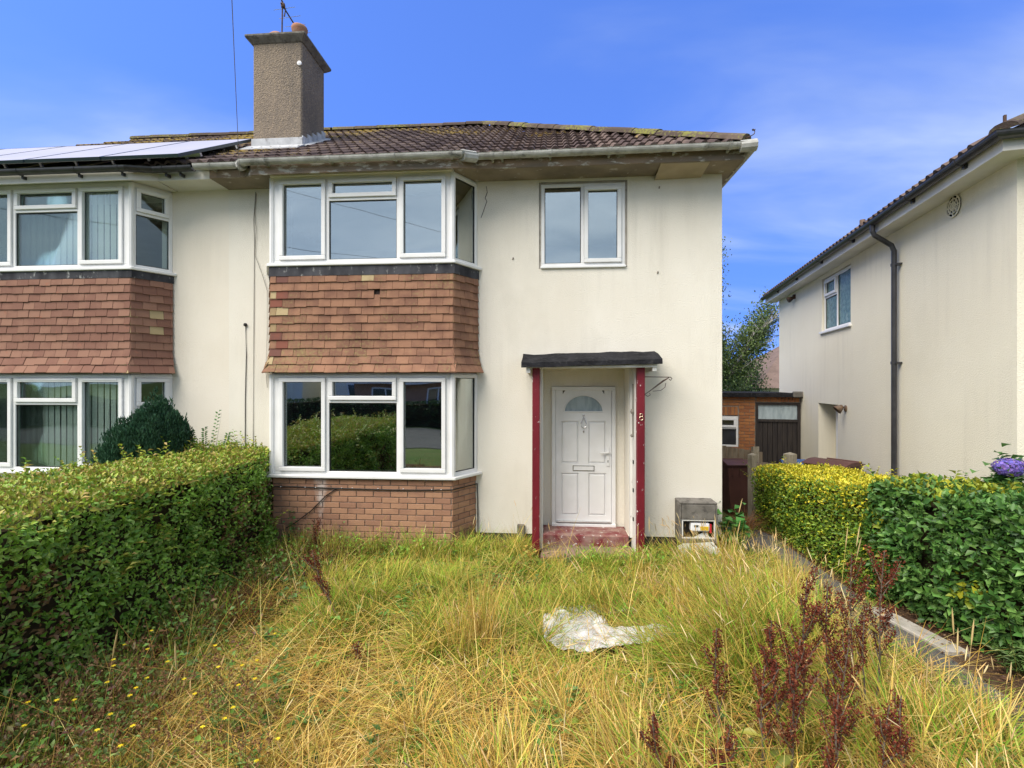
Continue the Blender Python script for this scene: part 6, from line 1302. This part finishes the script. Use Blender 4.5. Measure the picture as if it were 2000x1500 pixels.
# weeds, suckers and dead stalks spilling over the foot of the left hedge
g = Fol(); n = 3600; X = -3.05+np.abs(rng.normal(0, 0.30, n))-0.12; Y = rng.uniform(1.6, 6.0, n); k = vnoise(np.stack([X*1.8, Y*1.8], 1), 72) > 0.36; X, Y = X[k], Y[k]; n = len(X); P = np.stack([X, Y, gz(X, Y)+0.02], 1)
D = np.array([[0.15, 0, 1.0]])+noise_norm(n)*0.5; D[:, 2] = np.abs(D[:, 2]); c = np.where((rng.random(n) < 0.45)[:, None], pal(n, (0.22, 0.12, 0.05), (0.32, 0.2, 0.08), (0.13, 0.05, 0.03)), pal(n, *(OLIVE+GREEN))); ctr = g.blades(P, D, rng.uniform(0.2, 0.62, n), rng.uniform(0.003, 0.006, n), rng.uniform(0, 0.4, n), c, K=5)
for j in (1, 2, 2, 3, 3):
    m = rng.random(n) < 0.5; q = ctr[m, j]+rng.normal(0, 0.03, (m.sum(), 3)); k_ = len(q); bc = pal(k_, (0.12, 0.27, 0.04), (0.18, 0.34, 0.06), (0.09, 0.2, 0.04), (0.10, 0.035, 0.025), (0.25, 0.14, 0.06)); g.leaves(q, noise_norm(k_)+np.array([[0.3, -0.2, 0.2]]), np.array([[0.2, -0.3, 1.0]])+noise_norm(k_)*0.5, rng.uniform(0.018, 0.055, k_), bc, 0.55)
g.build('hedge_foot_growth', M['leaf']); props(bpy.data.objects['hedge_foot_growth'], 'weeds, suckers and dead stalks spilling from the foot of the left hedge', 'undergrowth', kind='stuff')
# lush growth against the bay bricks and before the step
g = Fol(); n = 3400; X = np.concatenate([rng.uniform(-3.5, -0.25, n//2), rng.uniform(-0.3, 2.3, n-n//2)]); Y = np.where(X < -1.05, rng.normal(5.84, 0.10, n), np.where((X > -0.2) & (X < 1.27), rng.normal(5.80, 0.09, n), rng.normal(6.20, 0.12, n))); Y = np.minimum(Y, np.where(X < -1.05, 6.0, np.where((X > -0.2) & (X < 1.27), 5.96, 6.4)))
k = vnoise(np.stack([X*2.4, Y*1.5], 1), 73) > 0.33; X, Y = X[k], Y[k]; n = len(X); P = np.stack([X, Y, soil_z(X, Y)], 1); D = np.array([[0, 0, 1.0]])+noise_norm(n)*0.45; D[:, 2] = np.abs(D[:, 2]); hh = 0.16+0.34*vnoise(np.stack([X*1.9, Y*0], 1), 74)
ctr = g.blades(P, D, hh*rng.uniform(0.6, 1.2, n), rng.uniform(0.005, 0.010, n), rng.uniform(0.1, 0.5, n), pal(n, *(GREEN+OLIVE[:1])), np.clip(pal(n, *(OLIVE+GREEN)), 0, 0.9), K=5)
m = rng.random(n) < 0.35; q = ctr[m, 3]; k_ = len(q); g.leaves(q, noise_norm(k_)+np.array([[0, -0.3, 0.2]]), np.array([[0, -0.3, 1.0]])+noise_norm(k_)*0.5, rng.uniform(0.025, 0.06, k_), pal(k_, (0.14, 0.30, 0.04), (0.2, 0.36, 0.05), (0.30, 0.36, 0.06)), 0.5)
g.build('house_foot_growth', M['grass']); props(bpy.data.objects['house_foot_growth'], 'lush green weeds along the foot of the bay and porch step', 'weeds', kind='stuff')
# broad-leaved weeds and brambles
def weed(name, label, x, y, h, nst, spread, size, cols, aspect=0.6, per=9, flower=None, cat='weed', z0=None, group=None):
    z = float(soil_z(np.array([x]), np.array([y]))[0]) if z0 is None else z0; w = thing(name, label, cat, (x, y, z), 0, group); f = Fol(); a = rng.uniform(0, 6.28, nst); s = rng.uniform(0.2, 1, nst)*spread
    P = np.tile(np.array([[x, y, z-0.01]]), (nst, 1))+rng.normal(0, spread*0.15, (nst, 3))*np.array([1, 1, 0]); D = np.stack([np.cos(a)*s, np.sin(a)*s, np.full(nst, h)], 1); L = np.linalg.norm(D, axis=1)*rng.uniform(0.6, 1.05, nst)
    ctr = f.blades(P, D, L, 0.005, rng.uniform(0, 0.2, nst), pal(nst, (0.10, 0.12, 0.03), (0.16, 0.13, 0.05)), K=6)
    for j in range(per):
        t = rng.uniform(0.2, 1.0, nst)*(5-1e-6); i0 = t.astype(int); fr_ = (t-i0)[:, None]; Q = ctr[np.arange(nst), i0]*(1-fr_)+ctr[np.arange(nst), np.minimum(i0+1, 5)]*fr_; b = rng.uniform(0, 6.28, nst)
        f.leaves(Q, np.stack([np.cos(b), np.sin(b), rng.uniform(-0.1, 0.6, nst)], 1), np.array([[0, 0, 1.0]])+noise_norm(nst)*0.5, rng.uniform(*size, nst), pal(nst, *cols), aspect)
    f.build('leaves', M['leaf'], w)
    if flower:
        f = Fol(); k = flower[1]; i = rng.integers(0, nst, k); Q = ctr[i, -1]+rng.normal(0, 0.02, (k, 3))
        for _ in range(6): f.leaves(Q, noise_norm(k), noise_norm(k), rng.uniform(flower[2]*0.6, flower[2], k), pal(k, *flower[0]), 0.7)
        props(f.build('flower_heads', M['petal'], w), kind='stuff')
    return w
LG = [(0.07, 0.19, 0.03), (0.11, 0.25, 0.045), (0.05, 0.14, 0.025)]; YG = [(0.22, 0.32, 0.035), (0.30, 0.34, 0.04), (0.15, 0.26, 0.03)]; BR = [((0.26, 0.14, 0.06), (0.34, 0.20, 0.10), (0.18, 0.09, 0.05)), 40, 0.016]; YE = [((0.75, 0.55, 0.02), (0.8, 0.62, 0.05)), 7, 0.018]
weed('feathery_weed', 'feathery yellow-green weed standing before the brick base of the bay', -2.05, 5.85, 0.42, 34, 0.20, (0.02, 0.04), YG, 0.4, 14)
weed('bay_shrub', 'small dark leafy sprig against the left end of the bay bricks', -3.32, 5.95, 0.62, 12, 0.14, (0.04, 0.06), [(0.04, 0.12, 0.03), (0.06, 0.15, 0.04)], 0.55, 7)
weed('yellow_leaf_weed', 'yellow-leaved weed at the foot of the left porch post', -0.28, 6.0, 0.22, 12, 0.16, (0.04, 0.07), [(0.42, 0.34, 0.05), (0.30, 0.30, 0.05), (0.5, 0.30, 0.08)], 0.6, 6)
weed('sycamore_seedling', 'green sycamore seedling growing at the corner below the meter box', 2.34, 6.42, 0.72, 15, 0.16, (0.09, 0.15), [(0.06, 0.19, 0.035), (0.10, 0.26, 0.05), (0.05, 0.14, 0.03)], 0.9, 6)
weed('brown_sedge', 'arching brown sedge tuft at the far end of the golden hedge', 2.95, 7.75, 0.30, 1, 0.1, (0.01, 0.02), [(0.3, 0.14, 0.06)], 0.3, 1, z0=-0.05)
f = Fol(); n = 420; P = np.tile(np.array([[2.98, 7.7, -0.05]]), (n, 1))+rng.normal(0, 0.03, (n, 3)); D = np.array([[0, 0, 0.9]])+noise_norm(n)*0.6; D[:, 2] = np.abs(D[:, 2]); f.blades(P, D, rng.uniform(0.25, 0.6, n), 0.005, rng.uniform(0.3, 0.8, n), pal(n, (0.34, 0.15, 0.06), (0.42, 0.22, 0.09), (0.26, 0.11, 0.05)), K=5); f.build('tuft', M['grass'], bpy.data.objects['brown_sedge'])
sites = [(-2.55, 2.62), (-2.2, 2.45), (-2.75, 2.95), (-1.95, 2.75), (-2.4, 2.2), (-1.6, 2.4), (-2.9, 2.5), (-2.1, 3.0)]
wl_ = ['nearest the left hedge', 'in the bottom left corner', 'highest up at the left edge', 'before the matted straw', 'lowest at the left', 'furthest right of the weedy corner', 'at the very left edge', 'beside the maroon undergrowth']
for (x, y), lab in zip(sites, wl_):
    weed('flowering_weed', 'brown-headed weed with small yellow flowers, '+lab, x, y, 0.48, 34, 0.26, (0.018, 0.036), [(0.10, 0.20, 0.03), (0.16, 0.26, 0.05), (0.20, 0.22, 0.05)], 0.4, 8, flower=[BR[0], 110, 0.016], group='flowering weeds at the left')
    w = bpy.data.objects[[o.name for o in bpy.data.objects if o.name.startswith('flowering_weed')][-1]]
f = Fol(); k = 36; Q = np.array([sites[i % 8] for i in range(k)]); Q = np.concatenate([Q+rng.normal(0, 0.16, (k, 2)), rng.uniform(0.38, 0.52, (k, 1))], 1); ang = np.arange(6)*1.047
for a_ in ang: f.leaves(Q, np.tile(np.array([[math.cos(a_), math.sin(a_), 0.25]]), (k, 1)), np.array([[0, 0, 1.0]])+noise_norm(k)*0.1, np.full(k, 0.015), pal(k, (0.78, 0.56, 0.02), (0.82, 0.66, 0.05)), 0.7)
f.blades(Q-np.array([[0, 0, 0.25]]), np.tile(np.array([[0, 0, 1.0]]), (k, 1)), np.full(k, 0.25), 0.003, np.zeros(k), pal(k, *OLIVE), K=3)
f.build('yellow_weed_flowers', M['petal']); props(bpy.data.objects['yellow_weed_flowers'], 'tiny yellow flowers dotted over the weeds at bottom left', 'flowers', kind='stuff')
for x, y, h, lab in ((-2.62, 5.1, 0.30, 'bramble with pale green leaves beside the left hedge, farther one'), (-2.55, 4.5, 0.26, 'bramble with pale green leaves beside the left hedge, nearer one'), (-2.75, 3.75, 0.3, 'leafy green bramble low by the hedge foot')):
    weed('bramble', lab, x, y, h, 7, 0.28, (0.05, 0.08), [(0.10, 0.22, 0.05), (0.14, 0.26, 0.07)], 0.7, 5, group='brambles by the left hedge')
for x, y, lab in ((-1.35, 2.62, 'left of centre'), (-1.75, 2.9, 'farther left'), (1.55, 2.45, 'among the docks'), (-0.75, 5.3, 'before the porch')):
    weed('broadleaf_weed', 'low broad-leaved green weed in the grass, '+lab, x, y, 0.12, 12, 0.14, (0.05, 0.09), LG, 0.5, 3, group='low green weeds')
weed('hedge_foot_plant', 'sprawling green plant at the foot of the dark right hedge', 3.3, 5.25, 0.20, 22, 0.30, (0.035, 0.06), [(0.04, 0.11, 0.03), (0.06, 0.15, 0.04)], 0.55, 9)
weed('grassy_weed', 'pale green grassy weed at the right edge beyond the kerb', 3.55, 3.95, 0.22, 26, 0.26, (0.06, 0.12), [(0.10, 0.19, 0.05), (0.15, 0.22, 0.07)], 0.14, 7)
# tall pale stalks by the path, thin individual grasses
g = Fol(); pts = [(2.45, 4.3, 1.02, 0.14), (2.40, 4.3, 1.0, 0.1), (2.43, 4.32, 0.95, 0.12), (2.62, 3.35, 0.78, -0.06), (2.66, 3.36, 0.72, 0.0), (2.60, 3.35, 0.6, 0.06), (2.3, 3.2, 0.5, 0.03), (1.9, 5.6, 0.75, -0.06), (2.1, 6.0, 0.85, 0.18), (1.0, 5.7, 0.6, 0), (1.12, 5.6, 0.7, 0), (1.85, 5.3, 0.8, 0.1), (2.35, 5.2, 0.75, -0.05), (2.3, 5.0, 0.7, 0.0), (-2.7, 2.7, 0.75, 0.12), (-2.35, 2.9, 0.6, 0.02), (-2.9, 2.3, 0.6, -0.05)]
Q = np.array(pts); n = len(Q); P = np.stack([Q[:, 0], Q[:, 1], np.full(n, 0.0)], 1); D = np.stack([Q[:, 3], rng.normal(0, 0.05, n), Q[:, 2]], 1); ctr = g.blades(P, D, Q[:, 2], 0.005, np.full(n, 0.03), pal(n, (0.62, 0.45, 0.14), (0.66, 0.52, 0.24)), K=5)
T = unit(ctr[:, -1]-ctr[:, -2]); g.spindles(ctr[:, -1]-T*0.16, ctr[:, -1]+T*0.02, 0.0055, pal(n, (0.64, 0.5, 0.24), (0.6, 0.45, 0.2)))
g.build('tall_grass_stalks', M['grass']); props(bpy.data.objects['tall_grass_stalks'], 'tallest pale grass stalks standing by the path', 'grass', kind='stuff')

# ------------------------------------------------------------------ crumpled white sheet in the grass
xs_ = np.linspace(-0.2, 1.05, 110); ys_ = np.linspace(3.72, 4.69, 88); X, Y = np.meshgrid(xs_, ys_); x, y = X.ravel(), Y.ravel(); p2 = np.stack([x, y], 1)
z = soil_z(x, y)+0.07+0.04*(vnoise(p2*3.5, 81)-0.2)+0.04*np.abs(vnoise(np.stack([x*4+y*2, y*8-x*3], 1), 82)-0.5)*2+0.03*np.abs(vnoise(np.stack([x*11-y*6, y*5+x*2], 1), 83)-0.5)*2; V = np.stack([x+0.07, y, z], 1)
y_ = y+0.08
body = (((x-0.18)/0.32)**2+((y_-4.28)/0.36)**2 < 0.75+0.5*vnoise(p2*5, 84)) | (((x-0.58)/0.40)**2+((y_-4.20)/0.16)**2 < 0.7+0.6*vnoise(p2*6, 85)) | (((x-0.45)/0.24)**2+((y_-4.66)/0.06)**2 < 0.8)
i = (np.arange(109)[None, :]+110*np.arange(87)[:, None]).ravel(); Fq = np.stack([i, i+1, i+111, i+110], 1); Fq = Fq[body[Fq].all(1)]
me = np_mesh('plastic_sheet', V, Fq, M['sheet'])
for p_ in me.polygons: p_.use_smooth = True
so = from_mesh('plastic_sheet', me); props(so, 'crumpled torn white plastic sheet lying in the grass', 'sheet')
sol = so.modifiers.new('thickness', 'SOLIDIFY'); sol.thickness = 0.004
g = Fol(); n = 420; P = np.stack([rng.uniform(-0.15, 0.95, n), rng.uniform(3.85, 4.65, n), rng.uniform(0.10, 0.17, n)], 1); g.blades(P, noise_norm(n)*np.array([1, 1, 0.15])+np.array([[0, 0, 0.12]]), rng.uniform(0.08, 0.25, n), 0.0035, rng.uniform(0, 0.2, n), pal(n, (0.30, 0.15, 0.07), (0.45, 0.28, 0.12), (0.2, 0.09, 0.05)), K=4)
g.build('straw_litter', M['grass']); props(bpy.data.objects['straw_litter'], 'loose brown straws scattered over the white sheet', 'straw', kind='stuff')

# ================================================================== across the street (seen only in the panes) and far behind
def simple_house(name, label, x0, x1, y0, y1, h, roofh, mat, wins, hip=2.5, base=0.0):
    hs = thing(name, label, 'house', ((x0+x1)/2, (y0+y1)/2, base)); MB().box(x0, x1, y0, y1, base-0.1, h).build('wall', M[mat], hs)
    o = 0.4; m = MB(); a = [(x0-o, y0-o, h), (x1+o, y0-o, h), (x1+o, y1+o, h), (x0-o, y1+o, h)]; ym = (y0+y1)/2; k = [(x0+hip, ym, h+roofh), (x1-hip, ym, h+roofh)]
    m.add(a+k, [(0, 1, 5, 4), (1, 2, 5), (2, 3, 4, 5), (3, 0, 4), (3, 2, 1, 0)]); m.build('roof', M['roof_far'], hs)
    MB().sweep([(-0.01, 0), (0.01, 0), (0.01, 0.16), (-0.01, 0.16)], [(x1+o+0.012, y1+o+0.012, h-0.1), (x0-o-0.012, y1+o+0.012, h-0.1)]).build('fascia', M['fascia_white'], hs)
    for wx, wz, ww, wh in wins:
        w = MB(); ring(w, wx, wx+ww, wz, wz+wh, 0.07, y1, y1+0.04); w.box(wx+ww/2-0.03, wx+ww/2+0.03, y1, y1+0.039, wz+0.07, wz+wh-0.07); w = w.build('window', M['upvc'], hs)
        MB().box(wx+0.06, wx+ww-0.06, y1+0.004, y1+0.015, wz+0.06, wz+wh-0.06).build('pane', M['glass_dark'], w)
    return hs
simple_house('opposite_house', 'cream two-storey house across the street, the nearer of two', -13.5, -4.5, -24, -17, 5.0, 2.4, 'render_right', [(-12.5, 3.2, 1.8, 1.2), (-7.5, 3.2, 1.8, 1.2), (-12.5, 0.9, 2.0, 1.4), (-7.6, 0.9, 2.0, 1.4)])
simple_house('opposite_house', 'cream two-storey house across the street beside the telegraph pole', -1.5, 9.0, -25, -18, 5.0, 2.4, 'render_right', [(0.2, 3.2, 1.6, 1.2), (5.5, 3.2, 1.8, 1.2), (0.2, 0.9, 1.8, 1.4), (5.5, 0.9, 2.0, 1.4)])
simple_house('opposite_house', 'cream two-storey house across the street, furthest to the left', -27, -15.5, -24, -17, 5.0, 2.4, 'render_right', [(-25.5, 3.2, 1.8, 1.2), (-18.0, 3.2, 1.8, 1.2), (-18.5, 0.9, 2.0, 1.4)])
simple_house('opposite_bungalow', 'low tiled bungalow across the street behind the hedge', -10.5, -4.9, -16.4, -13.2, 2.4, 1.7, 'brick', [(-9.5, 1.0, 1.6, 1.1), (-6.5, 1.0, 1.2, 1.1)], hip=1.6)
simple_house('distant_house', 'distant house with brown tiled roof beyond the birch tree', 10.5, 19.0, 25.0, 33.0, 2.0, 2.6, 'render_right', [], hip=3.0, base=-0.4)
